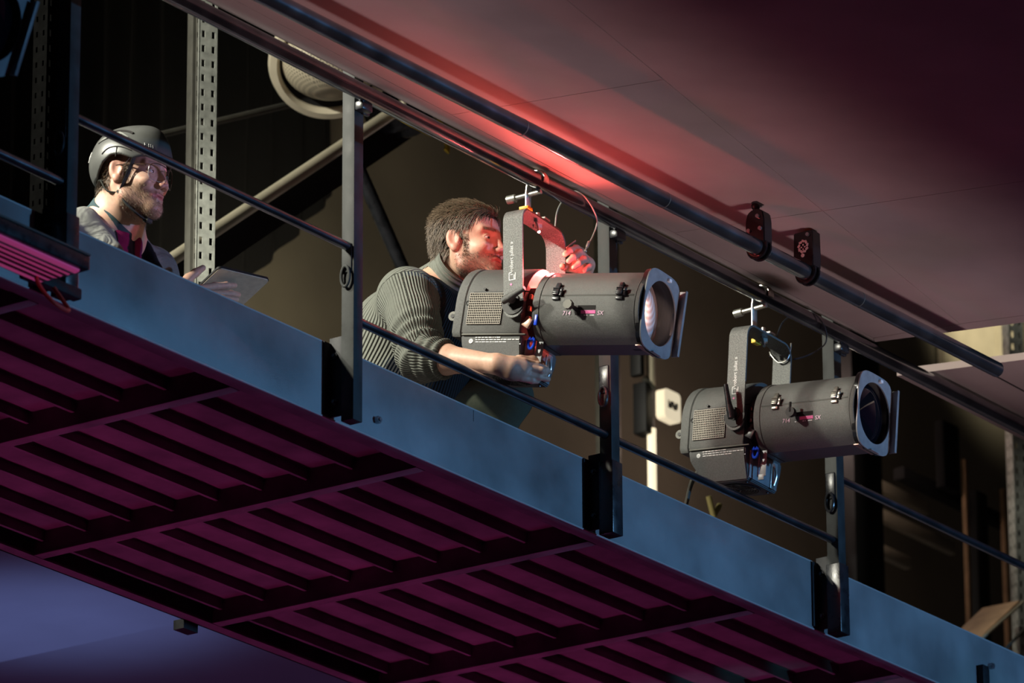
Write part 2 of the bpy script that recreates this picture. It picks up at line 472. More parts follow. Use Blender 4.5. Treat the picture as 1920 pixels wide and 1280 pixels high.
# ---------------------------------------------------------------- railing with lamp pipe
rail = thing('railing', 'black tube guard rail with square posts along the front of the catwalk', 'railing', (0.5, -0.063, 6.93))
rm = Matrix.Translation((-0.5, 0.063, -6.93))
PX = [-1.398, -0.150, 1.114, 2.357]
PY = -0.063; PW = 0.043
def rpart(name, bm, m, parent=None, **k): return obj(name, bm, m, parent or rail, rm, **k)
for i, px in enumerate(PX):
    bm = NB()
    ztop = 7.985
    box(bm, (px, PY, (6.925 + ztop) / 2), (PW, PW, ztop - 6.925), bev=0.0025)
    p = rpart('post', bm, M['post'])
    if i != 1:
        bm = NB(); box(bm, (px + 0.001, PY - 0.001, 7.035), (PW + 0.010, PW + 0.008, 0.225), bev=0.003)
        rpart('sleeve', bm, M['post'] if i == 9 else M['black_steel'], p)
    bm = NB()
    box(bm, (px - 0.017, -0.021, 7.06), (0.006, 0.042, 0.232), bev=0.001)
    box(bm, (px - 0.034, -0.0035, 7.055), (0.034, 0.005, 0.21), bev=0.001)  # dark flange put where the post's shadow falls on the plate
    rpart('mounting_bracket', bm, M['bracket'], p)
    for bz in (6.985, 7.12):
        bm = NB()
        cyl(bm, (px - 0.020, -0.022, bz), (px - 0.027, -0.022, bz), 0.009, 6)
        cyl(bm, (px - 0.027, -0.022, bz), (px - 0.034, -0.022, bz), 0.005, 10)
        rpart('bolt', bm, M['black_steel'], p)
    # gate eye: oval loop on a small plate
    ez = 7.365
    bm = NB()
    box(bm, (px - 0.0235, PY + 0.002, ez + 0.035), (0.004, 0.034, 0.085), bev=0.003)
    loop = [Vector((px - 0.030, PY + 0.002 + 0.014 * math.cos(a), ez + 0.03 * math.sin(a) - 0.02)) for a in [2 * math.pi * k / 20 for k in range(20)]]
    tube(bm, loop, 0.0045, 8, closed=True)
    rpart('gate_eye', bm, M['black_steel'] if i != 1 else M['post'], p)
    # saddle that carries the lamp pipe
    bm = NB()
    box(bm, (px + 0.004, -0.098, 7.852), (0.05, 0.03, 0.028), bev=0.006)
    box(bm, (px + 0.024, -0.088, 7.842), (0.03, 0.012, 0.012), bev=0.003)
    rpart('pipe_saddle', bm, M['black_steel'], p)
bm = NB()
tube(bm, [(-3.4, -0.112, 7.886), (6.6, -0.112, 7.886)], 0.0242, 28)
top_pipe = rpart('lamp_pipe', bm, M['pipe'])
bays = [(-3.2, PX[0] - 0.02, 7.2375), (PX[0] + 0.02, PX[1] - 0.022, 7.435), (PX[1] + 0.022, PX[2] - 0.022, 7.2275), (PX[2] + 0.022, PX[3] - 0.022, 7.2245), (PX[3] + 0.022, 6.0, 7.435)]
for a, b, z in bays:
    bm = NB(); tube(bm, [(a, PY, z), (b, PY, z)], 0.0128, 20)
    rpart('mid_rail', bm, M['pipe'])

# ---------------------------------------------------------------- upper pipe hung from the soffit
up = thing('hanging_pipe', 'long black steel pipe hung just below the soffit ending in an open end', 'pipe', (0.9, -0.52, 7.76))
um = Matrix.Translation((-0.9, 0.52, -7.76))
def UP(x): return Vector((x, -0.52, 7.741 + 0.0056 * (x + 1.12)))
bm = NB()
n = 28
xa, xb = -3.3, 2.595
tube(bm, [UP(xa), UP(xb)], 0.0242, n, caps=False)
tube(bm, [UP(xb), UP(xb - 0.2)], 0.0212, n, caps=True)
ro = [UP(xb) + Vector((0, 0.0242 * math.cos(t), 0.0242 * math.sin(t))) for t in [2 * math.pi * k / n for k in range(n)]]
ri = [UP(xb) + Vector((0, 0.0212 * math.cos(t), 0.0212 * math.sin(t))) for t in [2 * math.pi * k / n for k in range(n)]]
loft(bm, [ro, ri], False, False)
obj('pipe', bm, M['pipe'], up, um)
for xx in (0.02, 0.73, 1.26, 1.78):
    bm = NB(); tube(bm, [UP(xx), UP(xx + 0.004)], 0.02455, n); obj('tape_mark', bm, M['strip'] if xx < 1 or xx > 1.5 else M['zinc'], up, um)

def hanger(x, label, logo):
    c = UP(x)
    h = thing('pipe_hanger', label, 'pipe clamp', (c.x, c.y, c.z + 0.03), 0, 'pipe hangers')
    hm = Matrix.Translation((-c.x, -c.y, -c.z - 0.03))
    bm = NB()
    # clamp body with rounded top, upright above the pipe
    prof = [(-0.033, -0.012), (0.033, -0.012), (0.033, 0.06), (0.026, 0.085), (0.01, 0.095), (-0.012, 0.095), (-0.028, 0.085), (-0.033, 0.06)] if not logo else \
           [(-0.034, -0.012), (0.03, -0.012), (0.034, 0.03), (0.034, 0.104), (-0.034, 0.104), (-0.034, 0.03)]
    prism(bm, prof, lambda u, v, d: Vector((c.x + d, c.y + u, c.z + 0.022 + v)), -0.022, 0.022)
    bmesh.ops.bevel(bm, geom=bm.edges[:], offset=0.003, segments=2, affect='EDGES')
    body = obj('clamp_body', bm, M['gloss_black'], h, hm)
    bm = NB()
    for sx in (-0.011, 0.011):
        tube(bm, [Vector((c.x + sx, c.y + 0.029 * math.cos(t), c.z + 0.029 * math.sin(t))) for t in [2 * math.pi * k / 24 for k in range(24)]], 0.006, 8, closed=True, flat=(1.5, 0.8))
    obj('pipe_ring', bm, M['gloss_black'], h, hm)
    for (v, u) in ([(0.07, -0.012), (0.03, 0.02), (0.03, -0.02)] if not logo else [(0.09, -0.018), (0.01, 0.028)]):
        bm = NB(); cyl(bm, (c.x - 0.022, c.y + u, c.z + 0.022 + v), (c.x - 0.028, c.y + u, c.z + 0.022 + v), 0.006, 10)
        obj('screw', bm, M['bolt'], body, hm)
    top = soff(x, c.y - 0.01)
    bm = NB()
    s = c + Vector((0, 0, 0.115))
    if not logo:
        tube(bm, spline([s, (s.x, s.y + 0.012, s.z + 0.012), (top.x, c.y + 0.004, top.z - 0.001)], 6), 0.004, 8)
        box(bm, (c.x, c.y + 0.01, s.z - 0.01), (0.016, 0.012, 0.02), bev=0.002)
    else:
        tube(bm, [s, (s.x, s.y, top.z + 0.004)], 0.003, 8)
    obj('hanger_rod', bm, M['zinc'], h, hm)
    if not logo:
        bm = NB(); bmesh.ops.create_uvsphere(bm, u_segments=16, v_segments=10, radius=0.014, matrix=Matrix.Translation((c.x, c.y + 0.009, s.z + 0.02)))
        obj('turnbuckle', bm, M['black_steel'], h, hm)
        bm = NB(); cyl(bm, (c.x, c.y + 0.045, c.z + 0.03), (c.x, c.y + 0.02, c.z + 0.03), 0.022, 20); obj('knob', bm, M['gloss_black'], h, hm)
        bm = NB(); cyl(bm, top + Vector((-0.012, 0, -0.0006)), top + Vector((-0.012, 0, 0.02)), 0.022, 24); obj('ceiling_hole', bm, M['gap'], h, hm)
    else:
        # pale round emblem on the side of the block: ring of strokes with a drop below
        bm = NB()
        for k in range(9):
            t0 = 2 * math.pi * (k / 9.0) + 0.2
            box(bm, (c.x - 0.0226, c.y + 0.015 * math.cos(t0), c.z + 0.078 + 0.017 * math.sin(t0)), (0.0012, 0.007, 0.010), RX(t0 + 0.4))
        for k in range(4):
            t0 = 2 * math.pi * k / 4.0
            box(bm, (c.x - 0.0226, c.y + 0.006 * math.cos(t0), c.z + 0.076 + 0.007 * math.sin(t0)), (0.0012, 0.005, 0.004), RX(t0))
        cyl(bm, (c.x - 0.0232, c.y + 0.002, c.z + 0.05), (c.x - 0.022, c.y + 0.002, c.z + 0.05), 0.006, 10)
        obj('emblem', bm, M['white'], body, hm)
        bm = NB(); cyl(bm, (top.x - 0.006, top.y, top.z - 0.002), (top.x - 0.006, top.y, top.z + 0.01), 0.012, 16); obj('ceiling_grommet', bm, M['wood'], h, hm)
hanger(1.235, 'black pipe hanger with round knob and ball rod below a hole in the soffit', False)
hanger(1.50, 'black square pipe hanger with a pale round emblem', True)

# ================================================================ SERVICE AREA BEHIND
# tall uprights: plain grey strip beside a slotted channel
def slotted(bm, x, y, z0, z1, w, d, pitch=0.05, slot=(0.010, 0.028), cols=(0,), face='y'):
    """channel with real slots punched in the face towards the hall (face y) or towards the left (face x)"""
    t = 0.003
    n = int((z1 - z0) / pitch)
    def P(u, v, q):
        return Vector((x + u, y + q, v)) if face == 'y' else Vector((x + q, y + u, v))
    edges = sorted(cols)
    us = [-w / 2]
    for c in edges: us += [c - slot[0] / 2, c + slot[0] / 2]
    us.append(w / 2)
    for i in range(len(us) - 1):
        a, b = us[i], us[i + 1]
        if i % 2 == 0:
            loft(bm, [[P(a, z0, 0), P(b, z0, 0), P(b, z1, 0), P(a, z1, 0)], [P(a, z0, t), P(b, z0, t), P(b, z1, t), P(a, z1, t)]])
        else:
            for k in range(n + 1):
                za = z0 if k == 0 else z0 + (k - 1) * pitch + pitch / 2 + slot[1] / 2
                zb = min(z1, z0 + k * pitch + pitch / 2 - slot[1] / 2)
                if zb > za:
                    loft(bm, [[P(a, za, 0), P(b, za, 0), P(b, zb, 0), P(a, zb, 0)], [P(a, za, t), P(b, za, t), P(b, zb, t), P(a, zb, t)]])

def upright(x, y, z0, z1, label, m1, m2, strip=True, turn=0):
    u = thing('slotted_upright', label, 'steel upright', (x, y, z0), R_(turn), 'slotted steel uprights')
    mm = Matrix.Translation((-x, -y, -z0))
    if strip:
        bm = NB(); box(bm, (x - 0.045, y + 0.03, (z0 + z1) / 2), (0.006, 0.05, z1 - z0), bev=0.001)
        box(bm, (x - 0.045, y + 0.003, (z0 + z1) / 2), (0.010, 0.006, z1 - z0))
        obj('side_strip', bm, m2, u, mm)
    bm = NB()
    slotted(bm, x - 0.040, y + 0.0, z0, z1, 0.056, 0.0, 0.05, (0.007, 0.018), (-0.012, 0.014), 'x')
    obj('slotted_side', bm, m2, u, mm, smooth=False)
    bm = NB(); box(bm, (x - 0.030, y, (z0 + z1) / 2), (0.002, 0.05, z1 - z0)); obj('slot_backlight_strip', bm, M['strip'] if m1 is M['darkperf'] else M['perf'], u, mm)  # paler strip added behind the slots to stand for light through them
    bm = NB()
    slotted(bm, x - 0.010, y - 0.028, z0, z1, 0.064, 0.0, 0.05, (0.011, 0.024), (-0.016, 0.018), 'y')
    obj('slotted_face', bm, m1, u, mm, smooth=False)
    bm = NB(); box(bm, (x + 0.022, y + 0.01, (z0 + z1) / 2), (0.003, 0.07, z1 - z0))
    obj('rear_web', bm, M['darkperf'], u, mm)
    return u
upright(1.165, 1.50, 7.016, 9.6, 'pale galvanised slotted upright standing behind the helmeted person', M['perf'], M['strip'], True, -30)  # side plate coloured dark for shade, slotted face pale as if lit
upright(6.10, 1.44, 7.016, 9.6, 'galvanised slotted upright at the far right end of the catwalk', M['perf'], M['perf'], False, -30)
upright(0.31, 1.44, 7.016, 9.6, 'dark slotted upright behind the leftmost rail post', M['darkperf'], M['darkperf'], False)

# diagonal pale brace and the dark brace crossing it
bm = NB()
tube(bm, [(0.9, 1.9, 7.88), (2.75, 1.9, 9.265)], 0.022, 14)
d = thing('diagonal_brace', 'pale olive steel tube brace slanting up behind the slotted upright', 'brace', (0.9, 1.9, 7.88))
obj('brace_tube', bm, M['olive_pipe'], d, Matrix.Translation((-0.9, -1.9, -7.88)))
bm = NB()
box(bm, (1.86, 2.02, 8.5), (2.6, 0.05, 0.12), RY(-math.atan2(1.385, 1.85)))
tag(obj('shade_beam', bm, M['dull_black']), 'dark beam added as shade beneath the pale diagonal brace', 'beam')  # dark strip modelled where shade lies below the brace
bm = NB()
tube(bm, [(2.50, 1.93, 9.03), (3.12, 1.93, 8.33)], 0.024, 12)
tag(obj('dark_strut', bm, M['black_steel']), 'dark strut leaning down behind the man in the knit sweater', 'strut')
bm = NB()
tube(bm, [(1.8, 2.3, 8.93), (3.2, 2.3, 9.6)], 0.012, 8)
tag(obj('thin_conduit', bm, M['strip']), 'thin dark conduit running above the pale diagonal brace', 'conduit')

# perforated drum loudspeaker on the wall side
def drum():
    c = Vector((2.476, 2.0, 9.373))
    s = thing('drum_loudspeaker', 'round beige perforated drum loudspeaker with an open ring below', 'loudspeaker', tuple(c))
    bm = NB(); bmesh.ops.create_uvsphere(bm, u_segments=64, v_segments=32, radius=1.0)
    for v in bm.verts:
        v.co = Vector((v.co.x * 0.172, v.co.y * 0.172, (v.co.z * 0.135 if v.co.z < 0 else v.co.z * 0.3)))
    obj('perforated_grille', bm, M['perfdrum'], s)
    n = 64
    mt = Matrix(((1, 0, 0, 0), (0, 1, 0, 0), (0, 0, 1, 0), (0, 0, 0, 1)))
    ax = Vector((-0.45, -0.5, -0.74)).normalized(); ex, ey = frame_of(ax)
    def ring(r, d): return [(ex * math.cos(2 * math.pi * k / n) + ey * math.sin(2 * math.pi * k / n)) * r + ax * d for k in range(n)]
    bm = NB()
    rr = [ring(r, d) for r, d in [(0.212, 0.03), (0.216, 0.0), (0.205, -0.02), (0.178, 0.0), (0.178, 0.02), (0.190, 0.035)]]; rr.append(rr[0])
    loft(bm, rr, False, False); bmesh.ops.remove_doubles(bm, verts=bm.verts, dist=1e-5)
    obj('rim_ring', bm, M['beige'], s)
    bm = NB(); loft(bm, [ring(0.182, 0.012), ring(0.13, -0.06)], False, False); obj('inner_cone', bm, M['black'], s)
    bm = NB(); tube(bm, [(0, 0, 0.2), (0, 0, 0.9)], 0.02, 12); obj('drop_rod', bm, M['black_steel'], s)
# perforation: dark round holes as a pattern of the sheet itself
m = mat('perforated_sheet', (0.62, 0.55, 0.40), 0.55)
nt = m.node_tree; b = nt.nodes['Principled BSDF']
tc = nt.nodes.new('ShaderNodeTexCoord'); sep = nt.nodes.new('ShaderNodeSeparateXYZ'); nt.links.new(tc.outputs['Object'], sep.inputs[0])
at = nt.nodes.new('ShaderNodeMath'); at.operation = 'ARCTAN2'; nt.links.new(sep.outputs[1], at.inputs[0]); nt.links.new(sep.outputs[0], at.inputs[1])
mu = nt.nodes.new('ShaderNodeMath'); mu.operation = 'MULTIPLY'; mu.inputs[1].default_value = 0.18 / 0.0105; nt.links.new(at.outputs[0], mu.inputs[0])
mz = nt.nodes.new('ShaderNodeMath'); mz.operation = 'MULTIPLY'; mz.inputs[1].default_value = 1 / 0.0105; nt.links.new(sep.outputs[2], mz.inputs[0])
ad = nt.nodes.new('ShaderNodeMath'); ad.operation = 'ADD'; nt.links.new(mu.outputs[0], ad.inputs[0]); nt.links.new(mz.outputs[0], ad.inputs[1])
sb = nt.nodes.new('ShaderNodeMath'); sb.operation = 'SUBTRACT'; nt.links.new(mu.outputs[0], sb.inputs[0]); nt.links.new(mz.outputs[0], sb.inputs[1])
def frac_c(src):
    h = nt.nodes.new('ShaderNodeMath'); h.operation = 'MULTIPLY'; h.inputs[1].default_value = 0.6; nt.links.new(src, h.inputs[0])
    fr = nt.nodes.new('ShaderNodeMath'); fr.operation = 'FRACT'; nt.links.new(h.outputs[0], fr.inputs[0])
    s2 = nt.nodes.new('ShaderNodeMath'); s2.operation = 'SUBTRACT'; s2.inputs[1].default_value = 0.5; nt.links.new(fr.outputs[0], s2.inputs[0])
    p2 = nt.nodes.new('ShaderNodeMath'); p2.operation = 'POWER'; p2.inputs[1].default_value = 2; nt.links.new(s2.outputs[0], p2.inputs[0])
    return p2.outputs[0]
sm = nt.nodes.new('ShaderNodeMath'); sm.operation = 'ADD'; nt.links.new(frac_c(ad.outputs[0]), sm.inputs[0]); nt.links.new(frac_c(sb.outputs[0]), sm.inputs[1])
lt = nt.nodes.new('ShaderNodeMath'); lt.operation = 'LESS_THAN'; lt.inputs[1].default_value = 0.075; nt.links.new(sm.outputs[0], lt.inputs[0])
mx = nt.nodes.new('ShaderNodeMix'); mx.data_type = 'RGBA'; mx.inputs['A'].default_value = (0.62, 0.55, 0.40, 1); mx.inputs['B'].default_value = (0.05, 0.045, 0.04, 1)
nt.links.new(lt.outputs[0], mx.inputs['Factor']); nt.links.new(mx.outputs['Result'], b.inputs['Base Color'])
M['perfdrum'] = m
drum()
# dark bundled sack with yellow straps right of it
s = thing('strapped_bundle', 'dark round bundle with a yellow strap under the lamp pipe', 'bundle', (2.80, 1.95, 9.275))
mm = Matrix.Identity(4)
bm = NB(); bmesh.ops.create_uvsphere(bm, u_segments=32, v_segments=20, radius=1.0)
for v in bm.verts:
    v.co = Vector((v.co.x * 0.135, v.co.y * 0.12, v.co.z * 0.075 + 0.01 * math.sin(9 * v.co.x)))
obj('sack', bm, M['black_steel'], s, mm)
bm = NB(); tube(bm, [(-0.150 * math.cos(t), -0.10 * math.sin(t), -0.082 * math.sin(t)) for t in [0.45 + 2.2 * i / 14 for i in range(15)]], 0.014, 8, flat=(0.6, 1.2))
tube(bm, spline([(0.10, -0.10, -0.02), (0.125, -0.1, -0.06), (0.15, -0.1, -0.10), (0.145, -0.1, -0.125)], 6), 0.013, 8, flat=(0.4, 1.2))
obj('strap', bm, M['yellow'], s, mm)
bm = NB(); tube(bm, spline([(-0.15, -0.1, -0.08), (-0.11, -0.1, -0.05), (-0.12, -0.1, 0.0)], 6), 0.012, 8); obj('tie', bm, M['beige'], s, mm)
bm = NB(); tube(bm, [(0, 0, 0.07), (0, 0, 0.9)], 0.02, 12); obj('drop_rod', bm, M['black_steel'], s, mm)

# vertical fluorescent tube, its dark column, lit sign
bm = NB()
box(bm, (4.76, 2.42, 8.9), (0.07, 0.07, 2.6), bev=0.004)
tag(obj('dark_column', bm, M['strip']), 'dark grey column beside the lit fluorescent tube', 'column')
lt_ = thing('fluorescent_light', 'vertical pale fluorescent tube light on the dark column', 'lamp', (4.87, 2.3, 8.2))
bm = NB(); tube(bm, [(0, 0, -0.2), (0, 0, 0.555)], 0.017, 16); obj('lit_tube', bm, M['tube_light'], lt_)
bm = NB(); tube(bm, [(0, 0, 0.72), (0, 0, 1.15)], 0.017, 16); obj('upper_tube', bm, M['beige'], lt_)
bm = NB(); box(bm, (-0.02, 0.02, 0.63), (0.06, 0.06, 0.2), bev=0.006); box(bm, (-0.06, 0.02, 0.9), (0.03, 0.05, 0.3), bev=0.006); obj('holder', bm, M['black'], lt_)
sg = thing('lit_sign', 'small lit square sign with a dark word beside the fluorescent tube', 'sign', (4.925, 2.26, 8.85))
bm = NB()
n = 6; pl_ = []
for cx, cz, a0 in [(0.036, 0.040, 0), (-0.036, 0.040, 90), (-0.036, -0.040, 180), (0.036, -0.040, 270)]:
    for k in range(n): a = R_(a0 + 90 * k / (n - 1)); pl_.append((cx + 0.018 * math.cos(a), cz + 0.018 * math.sin(a)))
prism(bm, pl_, lambda u, v, d: Vector((u, d, v)), -0.02, 0.02)
obj('sign_face', bm, M['sign'], sg)
bm = NB()
for k in range(4):                         # the word is out of focus in the place: four dark letter strokes
    x = -0.028 + 0.0165 * k
    box(bm, (x, -0.021, 0.0), (0.006, 0.002, 0.03)); box(bm, (x + 0.009, -0.021, 0.004 if k % 2 else -0.004), (0.005, 0.002, 0.022)); box(bm, (x + 0.005, -0.021, 0.012 * (1 if k % 2 else -1)), (0.014, 0.002, 0.005))
obj('lettering', bm, M['black'], sg)
bm = NB(); tube(bm, [(-0.05, 0.03, 0.06), (-0.09, 0.05, 0.1)], 0.012, 10); obj('sign_arm', bm, M['strip'], sg)

bm = NB(); box(bm, (0, 0, 0), (0.64, 0.03, 0.9)); box(bm, (0.14, -0.017, 0), (0.006, 0.004, 0.9))
o = obj('bright_wall_board', bm, M['beige'], smooth=False); o.location = (8.80, 3.19, 10.57)  # paler colour put where light brightens the back wall
tag(o, 'pale beige board added for the bright stretch of wall behind the open end of the hanging pipe', 'board')
# dark columns, strips and boards at the right
def slab(name, label, cat, c, s, m, rot=None, group=None):
    bm = NB(); box(bm, (0, 0, 0), s, rot, bev=0.002)
    o = obj(name, bm, m); o.location = c
    return tag(o, label, cat, group)
slab('dark_column', 'wide black column behind the second spotlight', 'column', (6.28, 2.25, 8.7), (0.21, 0.05, 2.2), M['dull_black'])
slab('black_board', 'narrow black board hanging near the right end of the lamp pipe', 'board', (6.93, 2.25, 9.19), (0.125, 0.04, 0.28), M['dull_black'])
slab('wooden_batten', 'thin upright wooden batten below the narrow black board', 'batten', (7.01, 2.22, 8.72), (0.024, 0.02, 0.95), M['wood'], None, 'wooden battens')
slab('wooden_batten', 'wider upright wooden batten near the right slotted upright', 'batten', (7.32, 2.22, 8.6), (0.045, 0.02, 1.1), M['wood'], None, 'wooden battens')
slab('black_board', 'black upright board left of the wider wooden batten', 'board', (7.24, 2.3, 8.6), (0.09, 0.04, 1.06), M['dull_black'])
slab('dark_shelf', 'dark horizontal shelf board behind the wooden battens', 'shelf', (7.3, 2.34, 9.08), (1.2, 0.05, 0.05), M['dull_black'])
for k, (z, x0, x1) in enumerate([(8.82, 6.42, 7.0), (8.70, 6.42, 7.2), (8.55, 6.42, 6.85)]):
    slab('wall_batten', ['upper pale horizontal batten on the back wall', 'middle pale horizontal batten on the back wall', 'lowest pale horizontal batten behind the wide black column'][k], 'batten', ((x0 + x1) / 2, 2.4, z + 0.2), (x1 - x0, 0.03, 0.05), M['olive_pipe'], None, 'wall battens')
bd = thing('folded_board', 'pale wooden board leaning up behind the edge plate at the right', 'board', (5.62, 1.36, 7.95))
bm = NB()
box(bm, (0.06, 0.05, 0.06), (0.5, 0.16, 0.012), RY(-R_(36)))
obj('board', bm, M['wood'], bd)
bm = NB(); tube(bm, [(-0.15, -0.05, -0.08), (0.25, -0.05, 0.2)], 0.006, 8); obj('edge_strip', bm, M['olive_pipe'], bd)
bm = NB(); tube(bm, [(-0.05, -0.1, -0.10), (0.28, -0.1, 0.15)], 0.006, 8); obj('prop_rod', bm, M['strip'], bd)
bm = NB(); tube(bm, [(3.905, 1.40, 7.016), (3.905, 1.40, 8.01)], 0.010, 10)
tube(bm, [(3.905, 1.40, 7.99), (3.875, 1.40, 8.055)], 0.010, 10); tube(bm, [(3.905, 1.40, 7.99), (3.945, 1.40, 8.04)], 0.010, 10)
tag(obj('yellow_fork_stand', bm, M['dull_yellow']), 'dull yellow forked stand behind the edge plate below the second spotlight', 'stand')

# ---------------------------------------------------------------- flood light at the left edge
fl = thing('batten_floodlight', 'flat floodlight batten whose ribbed face glows in place of reflected magenta light at the left edge', 'floodlight', (-2.1, -0.22, 6.9))
bm = NB(); box(bm, (0, 0, 0.008), (1.03, 0.17, 0.04), bev=0.006)
obj('housing', bm, M['black_steel'], fl)
bm = NB(); box(bm, (0, -0.083, 0.03), (1.03, 0.006, 0.006), bev=0.001); box(bm, (0.40, -0.07, 0.034), (0.03, 0.012, 0.008), bev=0.002); box(bm, (0.1, -0.07, 0.034), (0.04, 0.012, 0.008), bev=0.002)
obj('top_lip', bm, M['strip'], fl)
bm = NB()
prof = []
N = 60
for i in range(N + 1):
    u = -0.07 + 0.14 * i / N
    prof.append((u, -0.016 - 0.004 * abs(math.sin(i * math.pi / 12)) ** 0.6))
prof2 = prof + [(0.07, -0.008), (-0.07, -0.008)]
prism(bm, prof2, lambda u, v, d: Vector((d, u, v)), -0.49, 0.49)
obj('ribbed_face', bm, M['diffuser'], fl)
for yy in (-0.052, -0.030, -0.006, 0.016, 0.040):
    bm = NB(); box(bm, (0, yy, -0.021), (0.98, 0.0035, 0.006)); obj('louvre', bm, M['black_steel'], fl)
bm = NB(); box(bm, (0.58, 0.10, 0.012), (0.22, 0.03, 0.03), bev=0.004); obj('arm_bracket', bm, M['bracket'], fl)
bm = NB()
tube(bm, spline([(0.452, 0.045, -0.012), (0.458, 0.03, -0.05), (0.485, 0.01, -0.085), (0.535, 0.01, -0.092), (0.570, 0.03, -0.075), (0.58, 0.06, -0.04), (0.58, 0.09, 0.0)], 8), 0.0055, 10)
obj('red_cable', bm, M['red_cable'], fl)
# ================================================================ PROFILE SPOTLIGHTS
def arc(cx, cz, r, a0, a1, n):
    return [(cx + r * math.cos(R_(a0 + (a1 - a0) * k / n)), cz + r * math.sin(R_(a0 + (a1 - a0) * k / n))) for k in range(n + 1)]

def tube_section(r, zb, n=36):
    """circle flattened at the bottom at z = zb"""
    a = math.degrees(math.asin(zb / r))
    s = arc(0, 0, r, a, 180 - a, n)
    x = s[0][0]
    return s + [(-x * 0.9, zb - 0.004), (x * 0.9, zb - 0.004)]

def house_section(r, zb, n=24):
    s = [(x, z * 1.13) for x, z in arc(0, 0.0, r, 0, 180, n)]
    return s + [(-r, zb + 0.012), (-r + 0.008, zb), (r - 0.008, zb), (r, zb + 0.012)]

def secs(bm, sec, ys, scales=None, cap0=True, cap1=True):
    loft(bm, [[Vector((x * s, y, z * s)) for x, z in sec] for y, s in zip(ys, scales or [1] * len(ys))], cap0, cap1)

def on_side(r, phi, y, out=0.0):
    """point on the tube's -X flank, phi degrees above the equator"""
    return Vector((-(r + out) * math.cos(R_(phi)), y, (r + out) * math.sin(R_(phi))))

def flank(bm, r, phi0, phi1, y0, y1, out, n=4):
    """thin strip lying on the flank"""
    rings = []
    for k in range(n + 1):
        ph = phi0 + (phi1 - phi0) * k / n
        rings.append([on_side(r, ph, y0, -0.001), on_side(r, ph, y1, -0.001), on_side(r, ph, y1, out), on_side(r, ph, y0, out)])
    loft(bm, rings)

